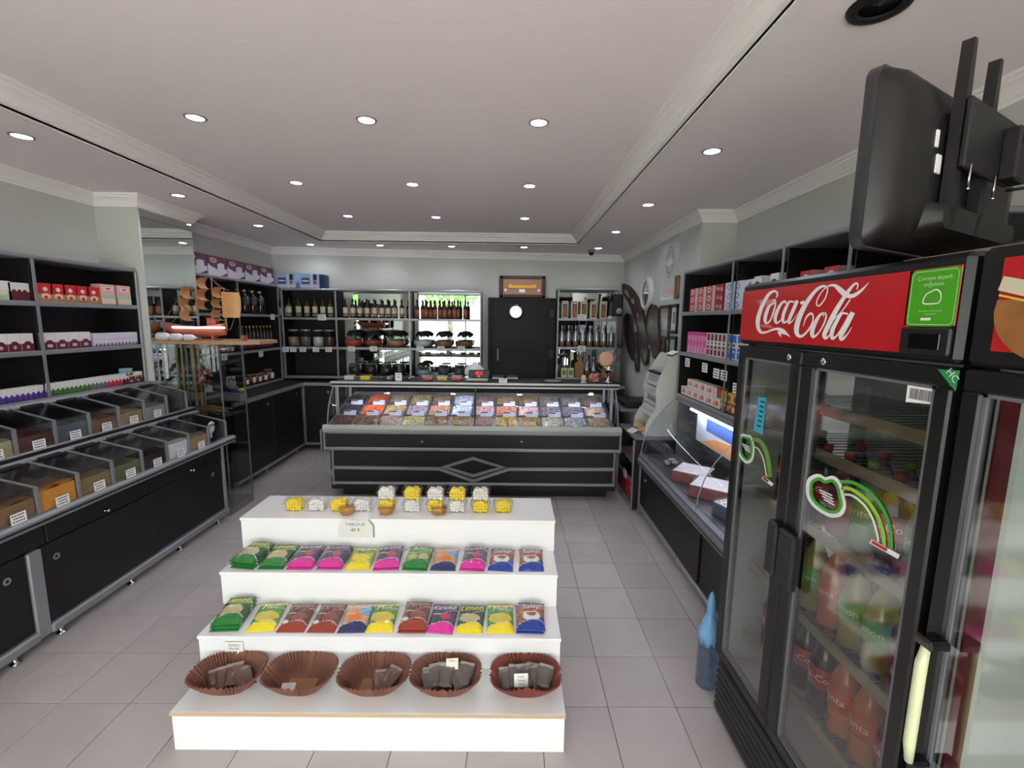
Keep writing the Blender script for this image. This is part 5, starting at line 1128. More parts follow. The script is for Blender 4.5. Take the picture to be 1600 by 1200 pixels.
def frame(px0, px1, pt, pb, fm, inner, lab, th=.03, bw=.035):
    X, ya, y2, zt, zb_ = wallquad(px0, px1, pt, pb, None, 0, '', '', ''); Xf = X - .02
    e = empty('picture_frame', lab, 'picture', (X, (ya + y2) / 2, zb_), group='framed pictures below the poster')
    m = MB(); 
    for a in ((y2, ya, zb_, zb_ + bw), (y2, ya, zt - bw, zt), (y2, y2 + bw, zb_, zt), (ya - bw, ya, zb_, zt)): m.box(Xf, X + .004, a[0], a[1], a[2], a[3], fm, .006)
    m.part('frame', e); m = MB(); m.box(Xf + .012, X, y2 + bw, ya - bw, zb_ + bw, zt - bw, inner[0]); 
    m.box(Xf + .010, Xf + .012, y2 + bw + .05, ya - bw - .05, zb_ + bw + .07, zt - bw - .05, inner[1]); m.part('picture', e)
frd = mat('frame_dark_brown', (52, 38, 34), .4); 
frame(1031, 1047, 477, 530, frd, (mat('pic_a', (150, 138, 122), .5), mat('pic_b', (150, 158, 166), .4)), 'dark brown framed picture beside the oval carving')
frame(1048.5, 1060, 475, 521, blackp, (mat('pic_c', (206, 204, 196), .5), mat('pic_d', (90, 88, 80), .5)), 'black framed certificate with a cream mount near the shelf end')
frame(1046, 1058, 525, 557, blackp, (mat('pic_e', (150, 168, 172), .5), mat('pic_f', (160, 176, 180), .5)), 'black framed pale blue paper low on the wall behind the curvy rack')
frame(1056, 1062, 431, 466, mat('frame_gold', (128, 104, 74), .5), (mat('pic_g', (140, 120, 90), .5), mat('pic_h', (110, 90, 66), .5)), 'small gold framed picture high beside the shelf end')
y_, z_ = ux(1037, 545, XW); m = MB(); m.lathe([(0, .12), (.02, .1), (.035, .02), (.03, -.06), (.012, -.11), (.02, -.14), (0, -.16)], wood_m, (XW, y_, z_), 12); m.thing('carved_pendant', 'small dark carved pendant hanging under the brown picture frame', 'ornament')

# =====================================================================
# CORNER UNIT, CURVY RACK, COLD CASE
# =====================================================================
e = empty('open_shelf_unit', 'low open shelf unit at the corner holding red bags, beside the glass counter', 'shelves', (1.4, 4.5, 0))
m = MB(); m.box(1.22, 1.735, 4.24, 4.86, .71, .735, black_m); m.box(1.21, 1.735, 4.225, 4.87, .728, .745, alud_m, .004); m.part('top_board', e)
for y in (4.245, 4.84): m = MB(); m.box(1.22, 1.7, y, y + .018, .03, .71, black_m); m.box(1.205, 1.22, y - .004, y + .022, 0, .72, alu_m, .004); m.part('side_panel', e)
for z in (.5, .3, .07): m = MB(); m.box(1.235, 1.7, 4.262, 4.84, z - .02, z, dark_m); m.box(1.215, 1.235, 4.262, 4.84, z - .03, z + .004, alu_m, .005); m.part('shelf', e)
m = MB(); m.box(1.69, 1.7, 4.26, 4.84, .03, .71, dark_m); m.part('back_panel', e)
m = MB(); m.box(1.24, 1.45, 4.30, 4.8, .5, .515, mat('copper_board', (156, 118, 84), .5)); m.thing('cork_sheet', 'tan cork sheet lying on the upper shelf of the low corner unit', 'sheet')
redb = mat('red_carton', (176, 26, 30), .4); 
m = MB(); m.box(1.235, 1.5, 4.28, 4.52, .072, .28, redb, .004); m.text('Nar', .06, lambda u, v: (1.2345, 4.40 - u, .19 + v), cw); m.thing('red_bag', 'flat red shopping bag standing nearer the cold case in the low corner unit', 'bag', 'red bags in the corner unit')
m = MB(); m.box(1.235, 1.5, 4.55, 4.80, .072, .27, redb, .004); m.thing('red_bag', 'flat red shopping bag standing nearer the glass counter in the low corner unit', 'bag', 'red bags in the corner unit')
m = MB(); random.seed(9)
for q in range(5): 
    m.lathe([(0, -.06), (.05, -.03), (.055, .02), (.03, .06), (0, .075)], redb if q % 2 else mat('orange_wrap', (206, 90, 40), .3), (1.33, 4.34 + .045 * q, .365 + .02 * (q % 3)), 8)
m.thing('wrapped_sweets', 'red and orange wrapped sweets bag on the middle shelf of the low corner unit', 'bag', kind='stuff')
hang_tag(1.208, 4.52, .255, 'white tag hanging on the low corner unit above the red bags', -PI / 2, 1.6)

# curvy white rack
near = [(1007, 684), (1008.5, 668.5), (1014.6, 656), (1023, 644), (1025, 630), (1024, 616), (1027, 602.5), (1032, 589), (1043.5, 572), (1051, 560)]
far_ = [(978, 666), (979.6, 652), (986.5, 641), (994, 628.6), (995.4, 616), (994, 604), (997.5, 591.5), (1001, 580.5), (1008, 570)]
yn_, yf_ = 4.32, 4.72; rackm = mat('white_gloss_rack', (206, 204, 198), .3, coat=.3)
NP = [uy(px, py, yn_) for px, py in near]; base_z = .746
prof = [(x, base_z + (z - NP[0][1]) * 1.0) for x, z in NP]; topz = prof[-1][1]
S = smooth_path([(x, z, 0) for x, z in prof], 4); S = [(x, z) for x, z, _ in S]
out = S + [(S[-1][0] + .03, topz + .02), (S[-1][0] + .08, topz + .0), (S[-1][0] + .09, topz - .05), (S[-1][0] + .09, base_z), ]
e = empty('curvy_rack', 'white glossy display rack with wavy side panels standing on the low corner unit', 'display rack', (1.4, 4.5, base_z))
for y in (yn_, yf_): m = MB(); m.prism(out, 1, y - .006, y + .006, rackm); m.part('side_panel', e)
m = MB(); m.box(S[-1][0] + .075, S[-1][0] + .085, yn_, yf_, base_z, topz - .02, rackm); m.part('back_panel', e)
def sx_at(z):
    for (x0, z0), (x1, z1) in zip(S[:-1], S[1:]):
        if z0 <= z <= z1: return x0 + (x1 - x0) * (z - z0) / (z1 - z0 + 1e-9)
    return S[-1][0]
levels = [base_z + .01, base_z + .20, base_z + .30, base_z + .40, base_z + .50]
for z in levels: m = MB(); m.box(sx_at(z) + .01, S[-1][0] + .08, yn_ + .006, yf_ - .006, z - .008, z, rackm); m.box(sx_at(z) + .0, sx_at(z) + .01, yn_ + .006, yf_ - .006, z - .01, z + .022, rackm, .003); m.part('shelf', e)
def rackrow(z, n, h, mm, nm, cols):
    k1 = K(pbox(.33 / n * .96, .04, h, mm[0], [('r', .15, .85, .2, .8, mm[1]), ('r', .25, .75, .4, .5, mm[0])]), nm, 'box')
    for k in range(n): k1.put((sx_at(z) + .03, yn_ + .035 + .33 / n * (k + .5), z + .002), cols % ORD[k], -PI / 2, 'boxes in the wavy rack')
lv = mat('rack_box_lilac', (196, 194, 200), .4); gb = mat('rack_box_grey', (150, 148, 150), .4); lb = mat('rack_box_blue', (150, 160, 190), .4); brb = mat('rack_box_brown', (96, 84, 74), .4)
rackrow(levels[1], 6, .075, (lv, mat('rack_print_pale', (176, 174, 186), .4)), 'small_box', 'small pale lilac box, second level of the wavy rack, %s from the cold case')
rackrow(levels[2], 4, .065, (lv, brb), 'small_box', 'white box with brown window, third wavy rack level, %s from the cold case')
rackrow(levels[3], 4, .06, (cw, lv), 'small_box', 'small plain white box, fourth level of the wavy rack, %s from the cold case')
rackrow(levels[4], 7, .095, (lv, gb), 'slim_box', 'slim grey printed box atop the wavy white rack, %s from the cold case')
m = MB(); m.box(0, .05, -.16, .16, 0, .018, dark_m); m.thing('cover_strip', 'black strip lying across the slim grey boxes of the wavy rack', 'lid', None, (sx_at(levels[4]) + .02, 4.52, levels[4] + .099))
m = MB(); m.lathe([(.045, 0), (.07, .03), (.05, .06), (0, .065)], mat('pastry_tan', (176, 140, 100), .8, noise=.2, nscale=30), (0, .06, 0), 14); m.lathe([(.045, 0), (.065, .025), (.045, .05), (0, .055)], mat('pastry_tan', (176, 140, 100), .8), (.0, -.08, 0), 14); m.thing('paper_bags', 'two tan paper packets on the lowest level of the wavy white rack', 'packet', None, (1.36, 4.52, base_z + .012))
hang_tag(1.225, 4.48, .747, 'white card lying at the foot of the wavy white rack', -PI / 2 + .4, 1.4, -1.2)
m = MB(); m.box(-.05, .05, -.04, .04, 0, .002, white_p); o = m.thing('paper_slip', 'white paper slip lying on top of the wavy rack', 'paper', None, (S[-1][0] + .03, 4.42, topz + .03)); o.rotation_euler = (.1, -.3, .5)
# black tray on ledge beyond the rack
m = MB(); m.box(1.3, 1.65, 5.0, 5.4, .9, .96, blackp, .01); m.box(1.25, 1.7, 4.95, 5.6, .86, .89, alud_m); m.thing('side_table', 'grey ledge with a black tray behind the wavy rack', 'table')

# cold case
e = empty('cold_case', 'black refrigerated case with slanted glass front below the tea shelves', 'display case', (1.6, 3.0, 0))
A0, A1 = 1.975, 4.20
m = MB(); m.box(1.29, 2.05, A0, A1, .09, .50, black_m); m.box(1.95, 2.05, A0, A1, .5, 1.15, mat('case_back', (96, 98, 102), .5)); m.box(1.60, 2.05, A1 + .0, A1 + .012, .6, 1.16, alud_m); m.part('carcass', e)
m = MB(); m.prism([(1.25, .50), (1.235, .52), (1.235, .555), (1.25, .575), (1.25, .60), (1.30, .60), (1.30, .50)], 1, A0, A1, alud_m); m.prism([(1.232, .536), (1.232, .541), (1.24, .541), (1.24, .536)], 1, A0, A1, dark_m); m.part('front_rail', e)
for a, b, o_ in ((1.99, 2.82, .012), (2.82, 4.18, 0)):
    m = MB(); m.box(1.272 + o_, 1.289 + o_, a + .003, b - .003, .115, .495, black_m, .003); d = m.part('door', e)
    if b > 4: m = MB(); m.lathe([(0, -.014), (.010, -.012), (.011, 0)], alu_m, (1.272, 4.02, .40), 14, True, 0); m.part('lock', d)
m = MB(); m.box(1.262, 1.30, 3.2, A1, .06, .115, alu_m, .008); m.part('bottom_rail', e)
m = MB(); m.box(1.268, 1.30, A0, 3.2, .06, .1, alu_m, .008); m.part('bottom_rail', e)
m = MB(); m.box(1.262, 1.285, A1 - .01, A1 + .012, 0, .62, alu_m, .004); m.part('corner_post', e)
m = MB(); m.box(1.3, 1.95, A0, A1, .6, .605, mat('case_deck', (88, 88, 92), .35, .5)); m.part('deck', e)
gp_ = [(1.262, .6), (1.275, .70), (1.31, .82), (1.37, .93), (1.45, 1.03), (1.54, 1.125)]
for a, b in ((2.905, A1 - .02), (A0, 2.895)):
    m = MB(); vs = [(x, y, z) for x, z in gp_ for y in (a, b)]; m.raw(vs, [(2 * k, 2 * k + 1, 2 * k + 3, 2 * k + 2) for k in range(len(gp_) - 1)], case_m, True); m.part('front_glass', e)
for y in (2.9, A1 - .015): m = MB(); m.tube([(x, y, z) for x, z in gp_], .004, mat('glass_edge', (150, 160, 160), .3), 6); m.part('glass_edge', e)
m = MB(); m.poly([(x, A1 - .015, z) for x, z in gp_] + [(1.9, A1 - .015, 1.10), (1.9, A1 - .015, .6)], case_m); m.part('side_glass', e)
m = MB(); m.prism([(1.56, 1.13), (1.58, 1.16), (2.04, 1.16), (2.04, 1.13)], 1, A0, A1, alud_m); m.part('hood', e)
ledm = mat('case_led', (228, 228, 255), .4, emit=5)
y0_, y1_ = 3.88, 2.1
m = MB(); m.tube([(1.59, y0_, 1.105), (1.59, y1_, 1.105)], .011, ledm, 10); m.part('led_tube', e)
L = bpy.data.lights.new('case_led_light', 'AREA'); L.shape = 'RECTANGLE'; L.size = .04; L.size_y = 1.7; L.energy = 2.2; L.color = (.9, .9, 1); lo = bpy.data.objects.new('case_led_light', L); C.objects.link(lo); lo.location = (1.58, 3.0, 1.085)
# cake print and trays
m = MB(); m.box(1.64, 1.65, 2.4, 3.86, .84, 1.085, mat('case_panel_pale', (190, 200, 210), .5)); m.box(1.636, 1.64, 2.5, 3.66, .97, 1.07, mat('case_panel_blue', (70, 100, 170), .5)); m.prism([(3.74, .85), (2.42, .85), (2.42, .97), (3.0, .98), (3.5, .93)], 0, 1.634, 1.638, mat('case_panel_orange', (214, 150, 96), .5, noise=.2, nscale=12))
m.thing('backlit_print', 'blue and orange printed picture panel at the back of the cold case', 'poster')
def ptray(x, y, rz, mm, label, dots=None, w=.30, d=.22, h=.06, wallm=None):
    e = empty('delight_box', label, 'box', (x, y, .606), rz, 'boxes in the cold case')
    m = MB(); m.box(-w / 2, w / 2, -d / 2, d / 2, 0, h * .85, wallm or mm, .004); m.part('filling', e, local=True)
    m = MB(); m.box(-w / 2 + .006, w / 2 - .006, -d / 2 + .006, d / 2 - .006, h * .85, h * .85 + .004, mm); m.part('top_layer', e, local=True)
    if dots:
        m = MB()
        for i in range(9):
            for j in range(6): m.lathe([(0, .004), (.008, .002), (.009, 0)], dots, (-w / 2 + .03 + i * (w - .06) / 8, -d / 2 + .025 + j * (d - .05) / 5, h * .85 + .004), 8)
        m.part('nut_dots', e, local=True, kind='stuff')
    m = MB(); m.box(-w / 2 - .004, w / 2 + .004, -d / 2 - .004, d / 2 + .004, 0.001, h, plastic_clear); m.part('clear_cover', e, local=True)
snow = mat('sugared_top', (226, 226, 228), .7); rose = mat('rose_delight', (150, 84, 84), .5, noise=.3, nscale=40)
ptray(1.48, 3.48, .9, snow, 'sugar-topped box of rose delight farther along the cold case', wallm=rose, w=.26, d=.26, h=.10)
ptray(1.49, 3.16, .9, snow, 'sugar-topped box of rose delight at the middle of the cold case', wallm=rose, w=.26, d=.26, h=.10)
ptray(1.74, 3.25, .9, rose, 'dark rose delight box behind the sugar-topped ones', w=.26, d=.22, h=.08)
ptray(1.55, 2.76, .35, snow, 'white box dotted with green nuts in the cold case, farther from the cooler', dots=mat('green_nut', (110, 116, 70), .6), wallm=mat('box_bluegrey', (96, 108, 130), .5), w=.34, d=.28, h=.10)
ptray(1.55, 2.45, .35, snow, 'white box dotted with green nuts in the cold case, closer to the cooler', dots=mat('green_nut', (110, 116, 70), .6), wallm=mat('box_bluegrey', (96, 108, 130), .5), w=.34, d=.28, h=.10)
m = MB(); random.seed(4)
for q in range(9): m.lathe([(0, -.016), (.02, -.008), (.022, .006), (0, .018)], mat('crumpled_wrap', (150, 140, 132), .5), (random.uniform(-.05, .05), random.uniform(-.05, .05), .02 + random.uniform(0, .02)), 6)
m.thing('crumpled_wrap', 'small crumpled pale wrapper at the far end of the cold case', 'wrapper', None, (1.42, 3.86, .607))

# =====================================================================
# LEFT BACK: mirrored pillar, glass cabinet, model ship
# =====================================================================
m = MB(); m.box(XLp, XLp + .006, YPL0 + .012, YPL1 - .02, .95, 2.745, mirror_m); m.thing('pillar_mirror', 'tall mirror covering the shop side of the pillar behind the model ship', 'mirror')
VX0, VX1, VY0, VY1 = -3.12, -2.60, 4.07, 4.44
def zat(py, Y): return uy(300, py, Y)[1]
VZ = 1.60; 
_, bz = uy(300, 532, 4.1); BZ = bz
e = empty('glass_cabinet', 'narrow glass display cabinet standing at the end of the bin cabinet', 'display cabinet', ((VX0 + VX1) / 2, (VY0 + VY1) / 2, 0))
wdpine = mat('pale_pine', (164, 132, 98), .6, noise=.15, nscale=14)
for x in (VX0 + .005, VX1 - .012):
    for y in (VY0, VY1 - .01): m = MB(); m.box(x, x + .012, y, y + .012, .06, BZ - .03, alud_m, .002); m.part('post', e)
for a in ((VX0, VX1, VY0, VY0 + .005), (VX0, VX1, VY1 - .005, VY1), (VX1 - .005, VX1, VY0, VY1)): m = MB(); m.box(a[0], a[1], a[2], a[3], .08, BZ - .03, case_m); m.part('glass_pane', e)
m = MB(); m.box(VX0 - .0, VX1, VY0, VY1, 0, .07, mat('stone_plinth', (120, 116, 112), .6, noise=.15)); m.part('plinth', e)
for z in (.48, .93, 1.17): m = MB(); m.box(VX0 + .01, VX1 - .01, VY0 + .01, VY1 - .01, z, z + .006, glass_m); m.part('glass_shelf', e)
for x in (-3.09, -3.04): m = MB(); m.box(x, x + .02, VY1 - .03, VY1 - .01, .7, BZ - .03, mat('pine_strip', (170, 142, 96), .5)); m.part('wooden_strip', e)
xl, xr = uy(236, 530, 4.12)[0], uy(425, 530, 4.3)[0]
m = MB(); m.prism([(-3.13, 3.99), (xr - .12, 3.99), (xr, 4.08), (xr, 4.4), (xr - .08, 4.48), (-3.13, 4.48)], 2, BZ - .028, BZ, wdpine); m.thing('wooden_board', 'pale pine board lying on top of the glass cabinet', 'board')
# cabinet contents
e = empty('glass_vase', 'rounded glass vase of red flowers inside the glass cabinet', 'vase', (-2.86, 4.2, 1.178))
m = MB(); m.lathe([(.03, 0), (.065, .04), (.07, .08), (.045, .13), (.03, .17), (.045, .2)], glass_m, n=20); m.part('body', e, local=True)
m = MB(); random.seed(2)
for q in range(22): m.lathe([(0, -.012), (.011, -.008), (.015, 0), (.010, .008), (0, .012)], mat('red_petal', (150, 40, 44), .6), (random.uniform(-.04, .04), random.uniform(-.04, .04), random.uniform(.03, .13)), 6)
m.part('flowers', e, local=True, kind='stuff'); e.scale = (1.25, 1.25, 1.6)
m = MB(); m.prism([(-.05, 0), (.05, 0), (.02, .17), (-.03, .14)], 1, -.03, .03, blackp); m.thing('dark_figurine', 'dark pointed figurine next to the vase in the glass cabinet', 'figurine', None, (-2.72, 4.22, 1.178))
m = MB(); m.lathe([(.05, 0), (.055, .015), (.02, .03), (.03, .07), (.015, .1), (0, .11)], mat('brass_old', (110, 96, 72), .4, .6), n=16); m.thing('brass_ornament', 'small tarnished brass ornament by the front corner of the glass cabinet', 'ornament', None, (-2.655, 4.3, 1.178))
m = MB(); m.box(-.12, .10, -.06, .06, 0, .09, mat('grey_carton', (150, 150, 158), .6), .004); m.lathe([(0, .0), (.06, .01), (.065, .04), (.02, .06), (0, .06)], mat('blue_packet', (50, 90, 180), .3), (-.01, 0, .09), 14); m.lathe([(0, .0), (.04, .01), (.04, .04), (0, .05)], mat('yellow_packet', (206, 190, 70), .3), (.08, 0, .09), 10); m.lathe([(0, .0), (.04, .01), (.04, .03), (0, .04)], mat('green_packet', (70, 110, 50), .3), (-.09, 0, .09), 10)
m.thing('packet_carton', 'grey carton of blue, green and yellow packets on the worktop behind the glass cabinet', 'carton', None, (-2.93, 4.78, .973))
m = MB(); random.seed(6)
for q in range(10): m.tube([(random.uniform(-.2, -.05), random.uniform(-.08, .08), .01 + .006 * q), (0, random.uniform(-.03, .03), .025 + .006 * q), (random.uniform(.08, .2), random.uniform(-.08, .08), .01 + .006 * q)], .008, mat('dried_root', (128, 92, 60), .8), 5)
m.thing('dried_roots', 'bundle of tan dried roots on a glass shelf of the cabinet', 'roots', None, (-2.82, 4.24, .94), kind='stuff')
# bottles lying on the board
for k, (px, l, r) in enumerate(((262, .16, .045), (282, .15, .04), (302, .13, .035))):
    x, _ = uy(px, 525, 4.1); m = MB(); m.lathe([(r * .9, 0), (r, .01), (r, l * .6), (r * .8, l * .75), (r * .35, l * .85), (r * .35, l), (0, l)], mat('pale_bottle', (196, 194, 190), .4), (0, 0, r), 18, True, 0); m.thing('pale_bottle', 'pale plastic bottle lying in front of the model ship, %s from the pillar' % ORD[k], 'bottle', 'pale bottles lying on the board', (x - .02, 4.015, BZ), .1 * k - .1).scale = (.8, .8, .8)
# ---- model ship ----
SY = 4.12; spx = lambda px, py: uy(px, py, SY)          # drawing taken on the ship's own plane
def sp(cx, cy): q = spx(240 + cx / 8.889, 400 + cy / 8.889); return (max(q[0], -3.125), q[1])
shipm = mat('ship_hull_wood', (150, 84, 52), .45, noise=.15, nscale=25); deckm = mat('ship_deck', (120, 62, 44), .5); sailm = mat('ship_sail_veneer', (196, 142, 88), .5, noise=.12, nscale=16); mast = mat('ship_mast', (140, 112, 92), .5)
hx0, hz = sp(60, 990); hx1, _ = sp(1000, 990)
e = empty('model_ship', 'wooden model sailing ship with curled veneer sails standing on the pine board', 'model ship', ((hx0 + hx1) / 2, SY, BZ))
n = 18; vs = []; L_ = hx1 - hx0
for i in range(n + 1):
    t = i / n; w_ = .075 * math.sin(PI * min(1, .12 + t * .8)) ** .6 * (1 if t > .06 else t / .06 + .1); zt_ = BZ + .125 + .035 * (2 * t - 1.05) ** 2; zk = BZ + .03 + (.085 * (1 - t / .35) ** 2 if t < .35 else (.02 * ((t - .8) / .2) if t > .8 else 0))
    for q in range(9):
        a = PI * q / 8; vs.append((hx0 + L_ * t, SY + w_ * math.cos(a), zt_ - (zt_ - zk) * math.sin(a) ** .8))
m = MB(); m.raw(vs, [(i * 9 + q, i * 9 + q + 1, (i + 1) * 9 + q + 1, (i + 1) * 9 + q) for i in range(n) for q in range(8)] + [tuple(range(n * 9, n * 9 + 9))], shipm, True); m.part('hull', e)
m = MB(); m.raw([vs[i * 9 + q] if True else 0 for i in range(n + 1) for q in (0, 8)], [(2 * i, 2 * i + 1, 2 * i + 3, 2 * i + 2) for i in range(n)], deckm); m.part('deck', e)
m = MB(); m.box(sp(690, 0)[0], sp(820, 0)[0], SY - .03, SY + .03, BZ + .12, BZ + .20, shipm, .005); m.box(sp(680, 0)[0], sp(830, 0)[0], SY - .035, SY + .035, BZ + .2, BZ + .206, deckm); m.part('cabin', e)
m = MB(); m.box((hx0 + hx1) / 2 - .12, (hx0 + hx1) / 2 + .22, SY - .04, SY + .04, BZ, BZ + .012, shipm); m.box(hx0 + .45, hx0 + .47, SY - .03, SY + .03, BZ, BZ + .05, shipm); m.box(hx0 + .72, hx0 + .74, SY - .03, SY + .03, BZ, BZ + .05, shipm); m.part('stand', e)
masts = [(575, 440), (800, 300), (975, 440)]
for cx, cy in masts:
    x, z = sp(cx, cy); m = MB(); m.tube([(x, SY, BZ + .1), (x, SY, z)], [.007, .004], mast, 8); m.part('mast', e)
xb0, zb0 = sp(40, 950); xb1, zb1 = sp(420, 500)
m = MB(); m.tube([(hx0 + .06, SY, BZ + .13), (xb0 + .01, SY, zb0 + .01)], .006, mast, 6); m.part('bowsprit', e)
def sail(cx, cy, w, h):
    x, z = sp(cx, cy); W_ = w / 8.889 * SY / 708; Hh = h / 8.889 * SY / 708; m = MB(); vs = []
    for i in range(11):
        a = -1.9 + 3.8 * i / 10 * .82
        for j in (0, 1): vs.append((x + .01 - W_ * .55 * math.cos(a) * 1.0, SY + (j - .5) * .12, z + Hh * .5 * math.sin(a)))
    m.raw(vs, [(2 * i, 2 * i + 1, 2 * i + 3, 2 * i + 2) for i in range(10)], sailm, True); m.part('sail', e)
for s_ in ((520, 510, 180, 170), (495, 655, 180, 150), (500, 820, 160, 160), (735, 380, 170, 160), (725, 540, 170, 160), (720, 680, 170, 130), (935, 510, 160, 150), (930, 660, 160, 130), (930, 820, 170, 150)): sail(*s_)
m = MB(); xa_, za_ = sp(985, 500); x2_, z2_ = sp(1140, 500); x3_, z3_ = sp(1130, 855); x4_, z4_ = sp(1010, 855); vs = []
for i in range(9):
    t = i / 8; z = za_ + (z4_ - za_) * t; b = math.sin(PI * (.25 + t * .6))
    for j in range(5): u = j / 4; vs.append((xa_ + (x2_ - xa_) * u * (.75 + .35 * b), SY - .05 + .1 * u + .03 * math.sin(PI * u), z))
m.raw(vs, [(i * 5 + j, i * 5 + j + 1, (i + 1) * 5 + j + 1, (i + 1) * 5 + j) for i in range(8) for j in range(4)], sailm, True); m.part('sail', e, 'big curved stern sail')
m = MB()
rg = [[(40, 960), (420, 490), (580, 370), (760, 290)], [(780, 290), (930, 440), (1060, 480)], [(250, 930), (440, 760)], [(1130, 860), (1080, 1020), (960, 1020)], [(980, 460), (1000, 980)], [(800, 300), (1000, 470)], [(170, 940), (150, 810)]]
for l_ in rg: m.tube([(sp(*q)[0], SY - .01, sp(*q)[1]) for q in l_], .0022, mast, 5)
m.part('rigging', e)
x0_, z0_ = sp(355, 988); x1_, z1_ = sp(1065, 988)
m = MB(); m.tube([(x0_, SY - .084, z0_), (x1_, SY - .084, z0_)], .007, mat('ship_led', (215, 200, 255), .4, emit=9), 8); m.thing('led_tube', 'thin glowing white LED tube running along the side of the model ship', 'lamp')
# =====================================================================
# DRINKS COOLERS
# =====================================================================
FX = .98
inner = mat('cooler_liner', (176, 178, 174), .5); bodyb = mat('cooler_black', (18, 17, 18), .4)
coke = mat('cooler_red', (186, 22, 28), .35, coat=.3); redstrip = mat('cooler_red_strip', (110, 20, 27), .4); logo_w = mat('sign_white', (232, 230, 228), .5)
def cooler_shell(e, Y0c, Y1c, depth=.6):
    X1 = FX + depth
    m = MB(); m.box(FX + .045, X1, Y0c, Y0c + .03, .30, 1.77, bodyb); m.box(FX + .045, X1, Y1c - .03, Y1c, .30, 1.77, bodyb); m.box(X1 - .03, X1, Y0c, Y1c, .3, 1.77, bodyb); m.part('cabinet', e)
    m = MB(); m.box(X1 - .035, X1 - .03, Y0c + .03, Y1c - .03, .33, 1.76, inner); m.box(FX + .05, X1 - .03, Y0c + .03, Y0c + .034, .33, 1.76, inner); m.box(FX + .05, X1 - .03, Y1c - .034, Y1c - .03, .33, 1.76, inner); m.box(FX + .05, X1 - .03, Y0c + .03, Y1c - .03, .325, .335, inner); m.box(FX + .05, X1 - .03, Y0c + .03, Y1c - .03, 1.755, 1.765, inner); m.part('liner', e)
    m = MB(); m.box(FX, X1, Y0c, Y1c, 1.765, 2.01, bodyb, .012); m.part('header', e)
    m = MB(); m.box(FX + .02, X1, Y0c, Y1c, .02, .32, bodyb, .008); m.part('base', e)
    m = MB()
    for k in range(7): z = .06 + .034 * k; m.prism([(FX + .022, z), (FX + .004, z + .006), (FX + .004, z + .02), (FX + .022, z + .028)], 1, Y0c + .03, Y1c - .03, bodyb)
    m.part('grille', e)
def cooler_door(e, a, b, g0, g1, z0=.325, z1=1.758, gz0=.37, gz1=1.712):
    m = MB()
    for q in ((a, b, z0, gz0), (a, b, gz1, z1), (a, g0, gz0, gz1), (g1, b, gz0, gz1)): m.box(FX, FX + .04, q[0], q[1], q[2], q[3], bodyb, .005)
    d = m.part('door', e)
    m = MB()
    for q in ((g0, g1, gz0, gz0 + .008), (g0, g1, gz1 - .008, gz1), (g0, g0 + .008, gz0, gz1), (g1 - .008, g1, gz0, gz1)): m.box(FX + .006, FX + .02, q[0], q[1], q[2], q[3], alud_m)
    m.part('gasket_trim', d)
    m = MB(); m.poly([(FX + .01, g1, gz0), (FX + .01, g0, gz0), (FX + .01, g0, gz1), (FX + .01, g1, gz1)], door_glass_m); m.part('pane', d)
    return d
e = empty('drinks_cooler', 'tall black two-door drinks cooler with a red script sign on top', 'cooler', (FX + .3, 1.46, 0))
cooler_shell(e, .985, 1.94)
d1 = cooler_door(e, 1.515, 1.935, 1.575, 1.885); d2 = cooler_door(e, .99, 1.51, 1.032, 1.45)
m = MB(); m.box(FX - .03, FX, 1.515, 1.572, .945, 1.145, bodyb, .008); m.part('handle', d1)
m = MB(); m.box(FX - .03, FX, 1.415, 1.505, .945, 1.145, bodyb, .008); m.part('handle', d2)
for y, d in ((1.70, d1), (1.405, d2)): m = MB(); m.lathe([(0, -.006), (.011, -.005), (.013, 0)], chrome_m, (FX, y - .12 if y > 1.6 else y, 1.735), 16, True, 0); m.part('lock', d)
